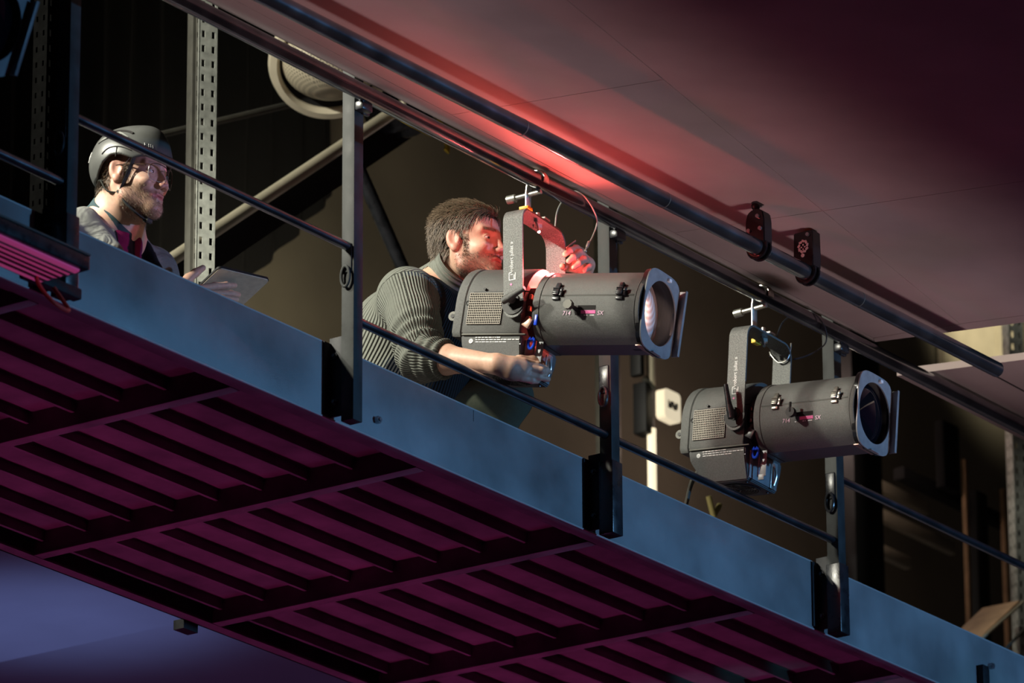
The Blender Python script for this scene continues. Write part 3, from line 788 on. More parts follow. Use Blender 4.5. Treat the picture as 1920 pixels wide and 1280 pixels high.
def spotlight(label, loc, pan, tilt, lean, lit, lever_ang, clamp=True, detail=True):
    s = thing('profile_spotlight', label, 'stage spotlight', loc, R_(pan), 'profile spotlights')
    B = RX(R_(tilt)).to_4x4()                    # the body tilts in the yoke
    Yk = RX(R_(lean)).to_4x4()                   # the yoke hangs slightly out of plumb
    rT, zT = 0.118, -0.104
    rH, zH = 0.117, -0.099
    # ---- rear lamp housing (y from -0.035 back to 0.19)
    bm = NB()
    hs = house_section(rH, zH)
    ys = [-0.023, -0.020, 0.162, 0.164, 0.168, 0.172, 0.190, 0.200, 0.204]
    sc = [0.985, 1, 1, 0.985, 0.985, 1.012, 1.012, 0.99, 0.93]
    secs(bm, hs, ys, sc)
    h = obj('lamp_housing', bm, M['lamp'], s, B.copy())
    # seam on the flank, small screws, bottom lip
    bm = NB()
    box(bm, (-rH * 0.955 - 0.001, 0.055, 0.034), (0.003, 0.185, 0.002))
    for yy in (0.11, 0.035):
        cyl(bm, (-rH * 0.93, yy, 0.042), (-rH * 0.93 - 0.010, yy, 0.042), 0.004, 8)
    for yy, zz in ((0.160, 0.0), (0.027, -0.02)):
        tube(bm, [Vector((-rH - 0.001, yy + 0.006 * math.cos(t), zz + 0.006 * math.sin(t))) for t in [2 * math.pi * k / 14 for k in range(14)]], 0.0016, 6, closed=True)
    obj('seam_and_screws', bm, M['black'], h, B.copy())
    bm = NB(); box(bm, (-rH + 0.004, 0.06, zH + 0.004), (0.010, 0.21, 0.004), bev=0.001); obj('bottom_lip', bm, M['strip'], h, B.copy())
    # ventilation grille: dark recess behind a real wire mesh
    bm = NB(); box(bm, (-rH - 0.0005, 0.098, -0.018), (0.002, 0.112, 0.094)); g = obj('vent_grille', bm, M['black'], h, B.copy())
    bm = NB()
    for k in range(19):
        y = 0.043 + 0.11 * k / 18
        box(bm, (-rH - 0.003, y, -0.018), (0.0018, 0.0016, 0.094))
    for k in range(14):
        z = -0.064 + 0.092 * k / 13
        box(bm, (-rH - 0.0036, 0.098, z), (0.0018, 0.112, 0.0018))
    obj('vent_mesh', bm, M['mesh'], h, B.copy())
    # rear hinge lug
    bm = NB()
    prism(bm, arc(0.222, 0.0, 0.014, -90, 90, 8) + [(0.185, 0.014), (0.185, -0.014)], lambda u, v, d: Vector((d, u, v - 0.03)), -rH * 0.75, -rH * 0.75 + 0.01)
    bmesh.ops.transform(bm, matrix=Matrix.Identity(4), verts=bm.verts)
    obj('rear_lug', bm, M['strip'], h, B.copy())
    bm = NB(); cyl(bm, (-rH * 0.75 + 0.001, 0.222, -0.03), (-rH * 0.75 - 0.002, 0.222, -0.03), 0.006, 12); obj('lug_hole', bm, M['black'], h, B.copy())
    # ---- ballast box with fan under the housing
    bm = NB()
    rings = []
    for z, x, y0, y1 in [(zH + 0.002, 0.112, -0.028, 0.17), (zH - 0.03, 0.108, -0.028, 0.165), (zH - 0.096, 0.085, -0.028, 0.125)]:
        rings.append([Vector((-x, y0, z)), Vector((x, y0, z)), Vector((x, y1, z)), Vector((-x, y1, z))])
    loft(bm, rings)
    bmesh.ops.bevel(bm, geom=bm.edges[:], offset=0.003, segments=2, affect='EDGES')
    bx = obj('ballast_box', bm, M['lamp_side'], s, B.copy(), ang=30)
    bm = NB()
    zc = zH - 0.0965
    cyl(bm, (0, 0.045, zc + 0.002), (0, 0.045, zc - 0.0006), 0.056, 40)
    obj('fan_opening', bm, M['black'], bx, B.copy())
    bm = NB()
    for r in (0.018, 0.026, 0.034, 0.042, 0.050, 0.057):
        tube(bm, [Vector((r * math.cos(t), 0.045 + r * math.sin(t), zc - 0.002)) for t in [2 * math.pi * k / 36 for k in range(36)]], 0.0015, 6, closed=True)
    for t in (0.6, 2.7, 4.8):
        tube(bm, [(0, 0.045, zc - 0.002), (0.057 * math.cos(t), 0.045 + 0.057 * math.sin(t), zc - 0.002)], 0.002, 6)
    for sx in (-0.062, 0.062):
        for sy in (-0.012, 0.105):
            cyl(bm, (sx, sy, zc), (sx, sy, zc - 0.003), 0.004, 8)
    obj('fan_grille', bm, M['black_steel'], bx, B.copy())
    # printed warning lines (too small to read) and a small emblem
    bm = NB()
    rnd = random.Random(3)
    for ln in range(4):
        z = zH - 0.004 - 0.0062 * ln
        xx = -0.1125 + 0.0009 * ln
        y = 0.120
        yend = [0.045, -0.018, 0.02, -0.018][ln]
        while y > yend:
            w = rnd.uniform(0.004, 0.014)
            box(bm, (xx - 0.0008 + (0.112 - 0.108) * (0.0062 * ln) / 0.03, y - w / 2, z), (0.001, w, 0.0022))
            y -= w + 0.0025
    for a in range(6):
        box(bm, (-0.1105, 0.135, zH - 0.014), (0.001, 0.014, 0.0022), RX(R_(30 * a)))
    obj('printed_notice', bm, M['white'], bx, B.copy())
    # front plate of the box with a latch bar, blue lanyard loop
    bm = NB(); box(bm, (0.0, -0.0305, zH - 0.046), (0.165, 0.003, 0.085), bev=0.001); box(bm, (-0.03, -0.034, zH - 0.04), (0.014, 0.006, 0.07), bev=0.002)
    obj('front_plate', bm, M['holder'], bx, B.copy())
    bm = NB(); tube(bm, spline([(0.05, -0.04, zH - 0.02), (0.052, -0.046, zH - 0.05), (0.05, -0.04, zH - 0.08)], 6), 0.004, 8); box(bm, (0.05, -0.034, zH - 0.05), (0.02, 0.004, 0.08), bev=0.001); obj('latch', bm, M['zinc'], bx, B.copy())
    bm = NB(); cyl(bm, (0.055, -0.0345, zH - 0.078), (0.055, -0.0325, zH - 0.078), 0.009, 14); obj('plate_hole', bm, M['black'], bx, B.copy())
    # ---- shutter gate between housing and tube: open on top so the bulb light leaks out
    bm = NB()
    gs = tube_section(0.100, -0.085, 30)
    if lit:
        # wall missing over the top third
        segs = [p for p in gs if p[1] < 0.063]
        # order: from right flank down under to left flank
        right = [p for p in gs if p[0] > 0 and p[1] < 0.055]; left = [p for p in gs if p[0] <= 0 and p[1] < 0.055]
        path = list(reversed(right[:-1])) + [right[-1]] + list(reversed(left))
        path = [p for p in arc(0, 0, 0.1, 72, -55, 18)] + [p for p in arc(0, 0, 0.1, -125, -212, 14)]
        loft(bm, [[Vector((x, y, z)) for x, z in path] for y in (-0.020, -0.062)], False, False, closed=False)
    else:
        secs(bm, gs, [-0.020, -0.062], None, False, False)
    obj('shutter_gate', bm, M['black'], s, B.copy())
    bm = NB()
    for z in (0.02, -0.045, -0.015):
        box(bm, (-0.099, -0.040, z), (0.022, 0.010, 0.016), bev=0.003)
    box(bm, (-0.108, -0.042, -0.058), (0.010, 0.026, 0.03), RX(0.5), bev=0.002)
    obj('shutter_tab', bm, M['copper'] if lit else M['black_steel'], s, B.copy())
    bm = NB()
    lp = [(-0.085, -0.050 + 0.010 * math.sin(t), zH - 0.012 + 0.018 * math.cos(t) - 0.010 * (1 if math.cos(t) > 0.95 else 0)) for t in [2 * math.pi * k / 20 for k in range(20)]]
    tube(bm, lp, 0.0045, 8, closed=True)
    obj('blue_lanyard_loop', bm, M['blue_ring'], s, B.copy())
    # tab below the gate (held in the lit lamp)
    bm = NB()
    box(bm, (-0.06, -0.066, zH - 0.04), (0.004, 0.022, 0.085), bev=0.001); box(bm, (-0.06, -0.061, zH - 0.085), (0.005, 0.020, 0.018), bev=0.001)
    obj('lens_tab', bm, M['holder'], s, B.copy())
    # ---- front lens tube
    bm = NB()
    ts = tube_section(rT, zT)
    yo = [-0.054, -0.056, -0.076, -0.0765, -0.078, -0.0785, -0.386, -0.3865, -0.388, -0.3885, -0.400, -0.402]
    so = [0.985, 1.01, 1.01, 1.0, 0.99, 1.0, 1.0, 0.99, 0.99, 1.0, 1.0, 0.985]
    secs(bm, ts, yo, so, False, False)
    secs(bm, ts, [-0.056, -0.400], [0.955, 0.955], False, False)
    tb = obj('lens_tube', bm, M['lamp'], s, B.copy())
    bm = NB(); flank(bm, rT, 10.2, 11.2, -0.080, -0.380, 0.0008); obj('lid_seam', bm, M['black'], tb, B.copy())
    bm = NB(); flank(bm, rT, 9.3, 9.8, -0.080, -0.380, 0.0012); obj('lid_lip', bm, M['strip'], tb, B.copy())
    for yy in (-0.130, -0.336):
        bm = NB()
        q = RY(R_(14)) if False else Matrix.Rotation(R_(16), 3, 'Y')
        for (ph, dy, sz, out) in [(22, 0, (0.012, 0.014, 0.026), 0.004), (13, 0, (0.014, 0.020, 0.018), 0.006), (5, 0, (0.008, 0.022, 0.010), 0.002), (12, -0.014, (0.010, 0.010, 0.016), 0.004), (17, -0.016, (0.006, 0.008, 0.012), 0.008)]:
            box(bm, on_side(rT, ph, yy + dy, out), sz, Matrix.Rotation(R_(ph), 3, 'Y'), bev=0.002)
        for ph in (11, 18):
            p = on_side(rT, ph, yy, 0.012); cyl(bm, p + Vector((0, 0.010, 0)), p - Vector((0, 0.010, 0)), 0.0022, 8)
        obj('latch', bm, M['black_steel'] if lit else M['zincdark'], tb, B.copy())
    # zoom slot with knob, pink scale strip, printed numbers
    bm = NB(); flank(bm, rT, -5.0, -11.0, -0.205, -0.262, 0.0006); obj('zoom_slot', bm, M['gap'], tb, B.copy())
    bm = NB(); flank(bm, rT, -12.0, -16.5, -0.215, -0.262, 0.0007); obj('zoom_scale', bm, M['pink'], tb, B.copy())
    bm = NB()
    kx = -0.188 if lit else -0.200
    p = on_side(rT, -7, kx, 0.0); d = Vector((-1, 0, -0.05)).normalized()
    if lit:
        cyl(bm, p, p + d * 0.02, 0.006, 12)
        prof = [(0.013 * (1 + 0.12 * (k % 2)) * math.cos(2 * math.pi * k / 16), 0.013 * (1 + 0.12 * (k % 2)) * math.sin(2 * math.pi * k / 16)) for k in range(16)]
        prism(bm, prof, lambda u, v, dd: p + d * dd + Vector((0, u, v)), 0.018, 0.034)
    else:
        cyl(bm, p, p + d * 0.022, 0.007, 12); cyl(bm, p + d * 0.018, p + d * 0.032, 0.015, 16)
        cyl(bm, p + d * 0.03, p + d * 0.031 + Vector((0, 0.0, 0.03)), 0.004, 8)
    obj('zoom_knob', bm, M['strip'] if lit else M['black'], tb, B.copy())
    rot = Matrix(((0, 0, -1, 0), (-1, 0, 0, 0), (0, 1, 0, 0), (0, 0, 0, 1)))   # text plane on the -X flank, reading towards -Y
    for txt, ph, yy, sz, mm_ in [('714', -16, -0.168, 0.018, 'pinktxt'), ('SX', -16, -0.278, 0.017, 'pinktxt')]:
        pp = on_side(rT, ph, yy, 0.0012)
        sh = Matrix.Rotation(R_(14), 4, 'X')
        t_ = letter('lettering', txt, M[mm_], tb, B @ Matrix.Translation(pp) @ Matrix.Rotation(R_(ph), 4, 'Y') @ rot, sz, 0.0002, 0.2)
    bm = NB()
    for y0, y1 in [(-0.198, -0.203), (-0.225, -0.231), (-0.234, -0.236), (-0.244, -0.258)]:
        flank(bm, rT, -18.0, -19.3, y0, y1, 0.0007, 1)
    obj('scale_marks', bm, M['white'], tb, B.copy())
    if lit:
        bm = NB(); flank(bm, rT, -12.0, -19.0, -0.196, -0.212, 0.0009, 2); obj('knob_mark', bm, M['gap'], tb, B.copy())
        bm = NB(); box(bm, on_side(rT, -24, -0.070, 0.003), (0.006, 0.010, 0.035), bev=0.001); obj('side_clip', bm, M['blue_ring'], tb, B.copy())
    else:
        bm = NB(); flank(bm, rT, -36, -37, -0.17, -0.176, 0.0006, 1); flank(bm, rT, -34, -35, -0.176, -0.181, 0.0006, 1); obj('scratch', bm, M['strip'], tb, B.copy())
    # ---- colour frame holder
    bm = NB()
    W, Hh = 0.104, 0.120
    outer = []; inner = []
    n = 48
    for k in range(n):
        a = 2 * math.pi * k / n
        x, z = math.cos(a), math.sin(a)
        # flat sides, gently rounded top and bottom
        rr = (abs(x / W) ** 4.5 + abs(z / Hh) ** 4.5) ** (-1 / 4.5)
        outer.append((x * rr, z * rr)); inner.append((0.094 * x, 0.094 * z))
    plate_with_hole(bm, outer, inner, lambda u, v, d: Vector((u, d, v)), -0.405, -0.409)
    fh = obj('colour_frame_holder', bm, M['holder'], s, B.copy(), ang=25)
    bm = NB()
    oi = [(x * 0.97, z * 0.97) for x, z in outer]
    loft(bm, [[Vector((x * 1.0, -0.405, z)) for x, z in outer], [Vector((x * 0.99, -0.391, z * 0.985)) for x, z in outer]], False, False)
    obj('holder_rim', bm, M['gloss_black'], fh, B.copy())
    bm = NB()
    box(bm, (W + 0.001, -0.4185, 0.0), (0.003, 0.025, 0.196), bev=0.001)          # far guide, bent forward
    box(bm, (W - 0.004, -0.4295, 0.0), (0.010, 0.003, 0.196), bev=0.001)
    box(bm, (0.0, -0.412, -0.1195), (0.05, 0.012, 0.003))
    obj('gel_guide', bm, M['holder'], fh, B.copy())
    bm = NB(); box(bm, (0.02, -0.412, 0.105), (0.016, 0.012, 0.010), bev=0.002); obj('catch', bm, M['white'], fh, B.copy())
    bm = NB(); box(bm, (W - 0.008, -0.4094, 0.02), (0.0015, 0.001, 0.14)); obj('guide_line', bm, M['gap'], fh, B.copy())
    bm = NB(); box(bm, (-0.02, -0.393, -0.1165), (0.11, 0.018, 0.004), bev=0.001); obj('bottom_slot', bm, M['copper'], fh, B.copy())
    # ---- optics
    n = 48
    bm = NB()
    rings = []
    if lit:
        # thin front pane so that the lit lens deeper in the barrel shows
        for y, r in [(-0.395, 0.001), (-0.395, 0.0985)]:
            rings.append([Vector((r * math.cos(2 * math.pi * k / n), y, r * math.sin(2 * math.pi * k / n))) for k in range(n)])
        loft(bm, rings, True, False)
        obj('front_lens', bm, M['thin_glass'], s, B.copy())
        bm = NB(); rings = []
        for i in range(9):
            r = 0.1082 * (1 - i / 8.0) + 0.0002
            y = -0.343 - 0.020 * math.cos(math.pi / 2 * (r / 0.106))
            rings.append([Vector((r * math.cos(2 * math.pi * k / n), y, r * math.sin(2 * math.pi * k / n))) for k in range(n)])
        loft(bm, rings, False, True)
        obj('zoom_lens', bm, M['inner_lens'], s, B.copy())
        bm = NB(); secs(bm, arc(0, 0, 0.1085, 0, 352.5, 47), [-0.340, -0.400], None, False, False); obj('barrel_lining', bm, M['black'], s, B.copy())
    else:
        for i in range(9):
            r = 0.0985 * (1 - i / 8.0) + 0.0005
            y = -0.375 - 0.026 * math.sqrt(max(0, 1 - (r / 0.1) ** 2))
            rings.append([Vector((r * math.cos(2 * math.pi * k / n), y, r * math.sin(2 * math.pi * k / n))) for k in range(n)])
        loft(bm, rings, False, True)
        obj('front_lens', bm, M['darklens'], s, B.copy())
    # ---- yoke
    bm = NB()
    hw, top, th, rc = 0.136, 0.290, 0.006, 0.045
    out = [(-hw, -0.02)] + [(-hw, top - rc)] + arc(-hw + rc, top - rc, rc, 180, 90, 8)[1:] + arc(hw - rc, top - rc, rc, 90, 0, 8) + [(hw, -0.02)]
    inn = [(hw - th, -0.02)] + arc(hw - rc, top - rc, rc - th, 0, 90, 8) + arc(-hw + rc, top - rc, rc - th, 90, 180, 8) + [(-hw + th, -0.02)]
    quad = [[Vector((ox, -0.0315, oz)), Vector((ox, 0.0315, oz)), Vector((ix, 0.0315, iz)), Vector((ix, -0.0315, iz))] for (ox, oz), (ix, iz) in zip(out, reversed(inn))]
    loft(bm, quad)
    for sx in (-1, 1):                     # rounded lower ends
        prism(bm, arc(0, -0.02, 0.0315, 180, 360, 12), lambda u, v, d: Vector((d, u, v)), sx * hw, sx * (hw - th))
    yk = obj('yoke', bm, M['yoke'], s, Yk.copy(), ang=30)
    ty = Yk @ Matrix.Translation((-hw - 0.0006, 0.004, 0.135))
    # brand lettering runs up the near arm
    rot_up = Matrix(((0, 0, -1, 0), (0, -1, 0, 0), (-1, 0, 0, 0), (0, 0, 0, 1)))
    rot_up = Matrix(((0, 0, -1, 0), (0, 1, 0, 0), (1, 0, 0, 0), (0, 0, 0, 1)))
    letter('lettering', 'robert juliat \u00bb', M['white'], yk, ty @ rot_up, 0.0165)
    bm = NB()                              # bracket-like emblem under the words
    for (y, z, sy, sz) in [(0.012, 0.075, 0.0022, 0.020), (-0.008, 0.075, 0.0022, 0.020), (0.002, 0.064, 0.022, 0.0022), (0.008, 0.086, 0.008, 0.0022), (-0.004, 0.072, 0.0022, 0.014), (0.004, 0.080, 0.008, 0.0022)]:
        box(bm, (-hw - 0.0006, y, z), (0.0006, sy, sz))
    obj('emblem', bm, M['white'], yk, Yk.copy())
    bm = NB(); box(bm, (-hw - 0.0006, 0.006, 0.05), (0.0006, 0.006, 0.006), RX(0.78)); obj('red_mark', bm, M['pink'], yk, Yk.copy())
    # tilt pivots and clamping lever
    for sx in (1, -1):
        bm = NB(); cyl(bm, (sx * 0.112, 0, 0), (sx * (hw + 0.006), 0, 0), 0.020, 24)
        if sx > 0: obj('tilt_pivot', bm, M['black'], s, Yk.copy())
    prism(bm, arc(0, -0.006, 0.036, 170, 370, 16), lambda u, v, d: Vector((d, u, v)), -hw + 0.012, -hw - 0.003)
    obj('tilt_pivot', bm, M['black'], s, Yk.copy())
    bm = NB()
    cyl(bm, (-hw - 0.004, 0, 0), (-hw - 0.03, 0, 0), 0.012, 16)
    la = R_(lever_ang)
    pts = [Vector((-hw - 0.026, 0.012 * -math.cos(la) * 0 + 0.0, 0.0)), Vector((-hw - 0.032, -0.03 * math.cos(la), 0.03 * math.sin(la))), Vector((-hw - 0.034, -0.058 * math.cos(la), 0.058 * math.sin(la)))] if lit else [Vector((-hw - 0.026, 0, 0)), Vector((-hw - 0.032, -0.03 * math.cos(la), 0.03 * math.sin(la))), Vector((-hw - 0.036, -0.085 * math.cos(la), 0.085 * math.sin(la)))]
    pts.insert(0, Vector((-hw - 0.026, 0.022 * math.cos(la), -0.022 * math.sin(la))))
    tube(bm, pts, [0.010, 0.012, 0.009, 0.0075], 12)
    obj('tilt_lever', bm, M['lamp'] if lit else M['black_steel'], s, Yk.copy())
    # ---- hook clamp over the pipe
    if clamp:
        pc = Vector((0, -0.112 - loc[1], 7.886 - loc[2]))       # pipe centre seen from the lamp
        topz = top
        cl_x = 0.02
        bm = NB()
        rr = 0.030
        hook = [Vector((cl_x, pc.y + rr * math.cos(R_(a)), pc.z + rr * math.sin(R_(a)))) for a in range(200, -41, -12)]
        hook = [Vector((cl_x, pc.y + rr + 0.002, topz + 0.004)), Vector((cl_x, pc.y + rr + 0.001, pc.z - 0.03))] + [Vector((cl_x, pc.y + rr * math.cos(R_(a)), pc.z + rr * math.sin(R_(a)))) for a in range(-20, 205, 12)]
        tube(bm, hook, 0.0045, 10, flat=(1.0, 3.6))
        box(bm, (cl_x, pc.y, topz + 0.006), (0.034, 0.066, 0.006), bev=0.001)
        cl = obj('hook_clamp', bm, M['zinc'], s)
        bm = NB()
        a = Vector((cl_x, pc.y - 0.012, pc.z - 0.033)); b = Vector((cl_x - 0.004, pc.y + 0.075, pc.z - 0.040))
        cyl(bm, a, b, 0.0075, 14); cyl(bm, b - Vector((0, 0.004, 0)), b + Vector((-0.001, 0.022, -0.002)), 0.013, 16)
        obj('clamp_bolt', bm, M['zinc'], cl)
        bm = NB(); cyl(bm, (cl_x, pc.y, topz - 0.02), (cl_x, pc.y, topz + 0.03), 0.007, 12); cyl(bm, (cl_x, pc.y, topz - 0.018), (cl_x, pc.y, topz - 0.006), 0.014, 6)
        tube(bm, [(cl_x - 0.03, pc.y - 0.01, topz - 0.012), (cl_x - 0.05, pc.y - 0.03, topz - 0.05)], 0.005, 8)
        obj('yoke_bolt', bm, M['zinc'], cl)
        bm = NB()
        if lit:
            box(bm, (-0.092, -0.02, top + 0.002), (0.03, 0.03, 0.010), bev=0.002)
        else:
            box(bm, (0.09, -0.028, top + 0.002), (0.03, 0.016, 0.012), bev=0.002); box(bm, (0.045, 0.024, top - 0.001), (0.035, 0.016, 0.014), bev=0.002)
        obj('tag', bm, M['orange'] if lit else M['yellow'], yk)
    return s

M['zincdark'] = mat('worn_zinc_latch', (0.35, 0.34, 0.30), 0.3, 0.8)
M['darklens'] = mat('coated_dark_lens', (0.004, 0.005, 0.009), 0.03, 0.0, spec=0.8, coat=1.0)
L1 = (0.667, -0.112, 7.468)
L2 = (1.868, -0.095, 7.462)
lamp_a = spotlight('lit black profile spotlight that the man in the knit sweater is adjusting', L1, 7.2, 9.5, 0, True, 18)
lamp_b = spotlight('unlit black profile spotlight with dark glossy lens hanging right of the lit one', L2, 3.0, 5.0, 4, False, 100)
lamp_c = spotlight('dark profile spotlight cut off by the upper left corner, only its frame holder showing', (-2.228, -0.112, 7.445), 4.0, 19.0, 0, False, 60)

# light of the burning lamp: the bulb inside the gate, and fills added for the face and the lens
def lamp_point(x, y, z):
    return Vector(L1) + RZ(R_(7.2)) @ (RX(R_(9.5)) @ Vector((x, y, z)))
point('lamp_bulb', lamp_point(0, -0.038, 0.03), (1.0, 0.13, 0.10), 30, 0.012)
point('leak_fill', lamp_point(-0.02, -0.037, 0.129), (1.0, 0.10, 0.10), 4.5, 0.012)  # extra point added so red light reaches the nearby face
_a, _b = lamp_point(-0.065, -0.390, 0.0), lamp_point(0.015, -0.342, 0.0)
spot('lens_fill', _a, _b, (1.0, 0.66, 0.52), 1.5, 74, 0.5, 0.01)  # added spot aimed back at the zoom lens to make it look lit

# safety cables
def cable(label, pts, dark=False):
    s = thing('safety_cable', label, 'safety cable', tuple(pts[0]), 0, 'safety cables')
    mm = Matrix.Translation(-Vector(pts[0]))
    bm = NB(); tube(bm, spline(pts, 8), 0.0024, 8); obj('wire_rope', bm, M['cable'] if not dark else M['black_steel'], s, mm)
    return s, mm

s_, mm_ = cable('thin steel safety cable looped over the lamp pipe and the lit spotlight\'s yoke', [(0.822, -0.15, 7.735), (0.806, -0.125, 7.712), (0.806, -0.095, 7.700), (0.815, -0.078, 7.715), (0.82, -0.079, 7.80), (0.835, -0.077, 7.85), (0.86, -0.086, 7.895), (0.873, -0.112, 7.914), (0.886, -0.138, 7.895), (0.915, -0.147, 7.865), (0.933, -0.150, 7.83), (0.918, -0.147, 7.784), (0.886, -0.145, 7.735), (0.876, -0.145, 7.722)])
bm = NB(); tube(bm, [(0.886, -0.145, 7.735), (0.897, -0.145, 7.755)], 0.0045, 8); obj('ferrule', bm, M['cable'], s_, mm_)
bm = NB()
tube(bm, spline([(0.876, -0.145, 7.722), (0.872, -0.145, 7.713), (0.825, -0.145, 7.708), (0.820, -0.145, 7.716), (0.826, -0.145, 7.722)], 5, closed=True), 0.0035, 8)
obj('carabiner', bm, M['copper'], s_, mm_)
cable('dark safety cable looped over the lamp pipe and the unlit spotlight\'s yoke', [(2.0, -0.06, 7.73), (2.005, -0.08, 7.75), (2.01, -0.085, 7.80), (2.06, -0.076, 7.86), (2.12, -0.09, 7.905), (2.14, -0.112, 7.914), (2.15, -0.138, 7.895), (2.186, -0.147, 7.862), (2.191, -0.147, 7.817), (2.15, -0.145, 7.779), (2.071, -0.145, 7.734), (2.01, -0.142, 7.708)], True)
s_, mm_ = cable('short pale safety wire wrapped round the far arm of the unlit spotlight\'s yoke', [(1.987, -0.07, 7.74), (1.984, -0.078, 7.725), (1.988, -0.10, 7.70), (1.992, -0.125, 7.702), (1.998, -0.135, 7.725), (2.006, -0.136, 7.76)])
bm = NB(); tube(bm, spline([(1.83, 0.07, 7.37), (1.80, 0.1, 7.31), (1.765, 0.1, 7.23), (1.75, 0.12, 7.12), (1.75, 0.16, 7.03)], 6), 0.0055, 8)
tube(bm, spline([(1.84, 0.075, 7.37), (1.812, 0.105, 7.31), (1.775, 0.105, 7.23), (1.76, 0.125, 7.12), (1.76, 0.165, 7.03)], 6), 0.0055, 8)
tag(obj('power_cable', bm, M['strip']), 'twin power cable dropping from the unlit spotlight to the deck', 'cable')
# ================================================================ SMOOTH BODY MODELLER (signed distances -> surface nets)
class Blob:
    def __init__(s): s.pr = []
    def rc(s, a, b, ra, rb=None, k=0.015, op='add', fold=None):
        a = np.array(a, float); b = np.array(b, float); rb = ra if rb is None else rb
        R = max(ra, rb) + (fold[0] if fold else 0)
        s.pr.append(('rc', op, k, np.minimum(a, b) - R, np.maximum(a, b) + R, (a, b, ra, rb, fold))); return s
    def chain(s, pts, rs, k=0.008):
        for p, q, r0, r1 in zip(pts[:-1], pts[1:], rs[:-1], rs[1:]): s.rc(p, q, r0, r1, k)
        return s
    def el(s, c, rad, R=None, k=0.015, op='add'):
        c = np.array(c, float); rad = np.array(rad, float); R = np.eye(3) if R is None else np.array(R)
        m = rad.max(); s.pr.append(('el', op, k, c - m, c + m, (c, rad, R))); return s
    def pl(s, p, n, lo, hi, op='sub', k=0.004):
        s.pr.append(('pl', op, k, np.array(lo, float), np.array(hi, float), (np.array(p, float), np.array(n, float)))); return s
    def fn(s, f, lo, hi, op='add', k=0.004):
        s.pr.append(('fn', op, k, np.array(lo, float), np.array(hi, float), f)); return s
    @staticmethod
    def dist(kind, dat, P):
        if kind == 'rc':
            a, b, ra, rb, fold = dat; ba = b - a; L2 = max(ba @ ba, 1e-12)
            t = np.clip(((P - a) @ ba) / L2, 0, 1)
            r = ra + (rb - ra) * t
            if fold:
                amp, freq, ph, tilt = fold
                r = r + amp * np.sin(freq * ((P - a) @ ba) / L2 + ph + tilt[0] * P[:, 0] + tilt[1] * P[:, 1] + tilt[2] * P[:, 2]) * np.clip(t * 2.2, 0, 1)
            return np.linalg.norm(P - a - t[:, None] * ba, axis=1) - r
        if kind == 'el':
            c, rad, R = dat; q = (P - c) @ R
            k0 = np.linalg.norm(q / rad, axis=1); k1 = np.linalg.norm(q / rad ** 2, axis=1)
            return k0 * (k0 - 1) / np.maximum(k1, 1e-9)
        if kind == 'pl':
            p, n = dat; return (P - p) @ n
        return dat(P)
    def eval(s, P, prs=None):
        d = np.full(len(P), 1.0)
        for kind, op, k, lo, hi, dat in (s.pr if prs is None else prs):
            e = s.dist(kind, dat, P)
            if op == 'add':
                h = np.maximum(k - np.abs(d - e), 0) / k; d = np.minimum(d, e) - h * h * k * 0.25
            else:
                e = -e; h = np.maximum(k - np.abs(d - e), 0) / k; d = np.maximum(d, e) + h * h * k * 0.25
        return d
    def mesh(s, h):
        adds = [p for p in s.pr if p[1] == 'add']
        lo = np.min([p[3] for p in adds], 0) - 0.012; hi = np.max([p[4] for p in adds], 0) + 0.012
        n = np.ceil((hi - lo) / h).astype(int) + 1
        F = np.full(tuple(n), 1.0, np.float32)
        Bk = 16
        for i in range(0, n[0], Bk):
            for j in range(0, n[1], Bk):
                for l in range(0, n[2], Bk):
                    b0 = lo + np.array([i, j, l]) * h; e_ = np.minimum(np.array([i, j, l]) + Bk, n); b1 = lo + e_ * h
                    prs = [p for p in s.pr if np.all(p[3] - p[2] - 0.010 < b1) and np.all(p[4] + p[2] + 0.010 > b0)]
                    if not any(p[1] == 'add' for p in prs): continue
                    g = np.stack(np.meshgrid(*[lo[a] + np.arange((i, j, l)[a], e_[a]) * h for a in range(3)], indexing='ij'), -1).reshape(-1, 3)
                    c = (b0 + b1) / 2
                    dc = s.eval(c[None], prs)[0]
                    if abs(dc) > Bk * h * 1.3:
                        F[i:e_[0], j:e_[1], l:e_[2]] = dc; continue
                    F[i:e_[0], j:e_[1], l:e_[2]] = s.eval(g, prs).reshape(e_[0] - i, e_[1] - j, e_[2] - l)
        return nets(F, lo, h)

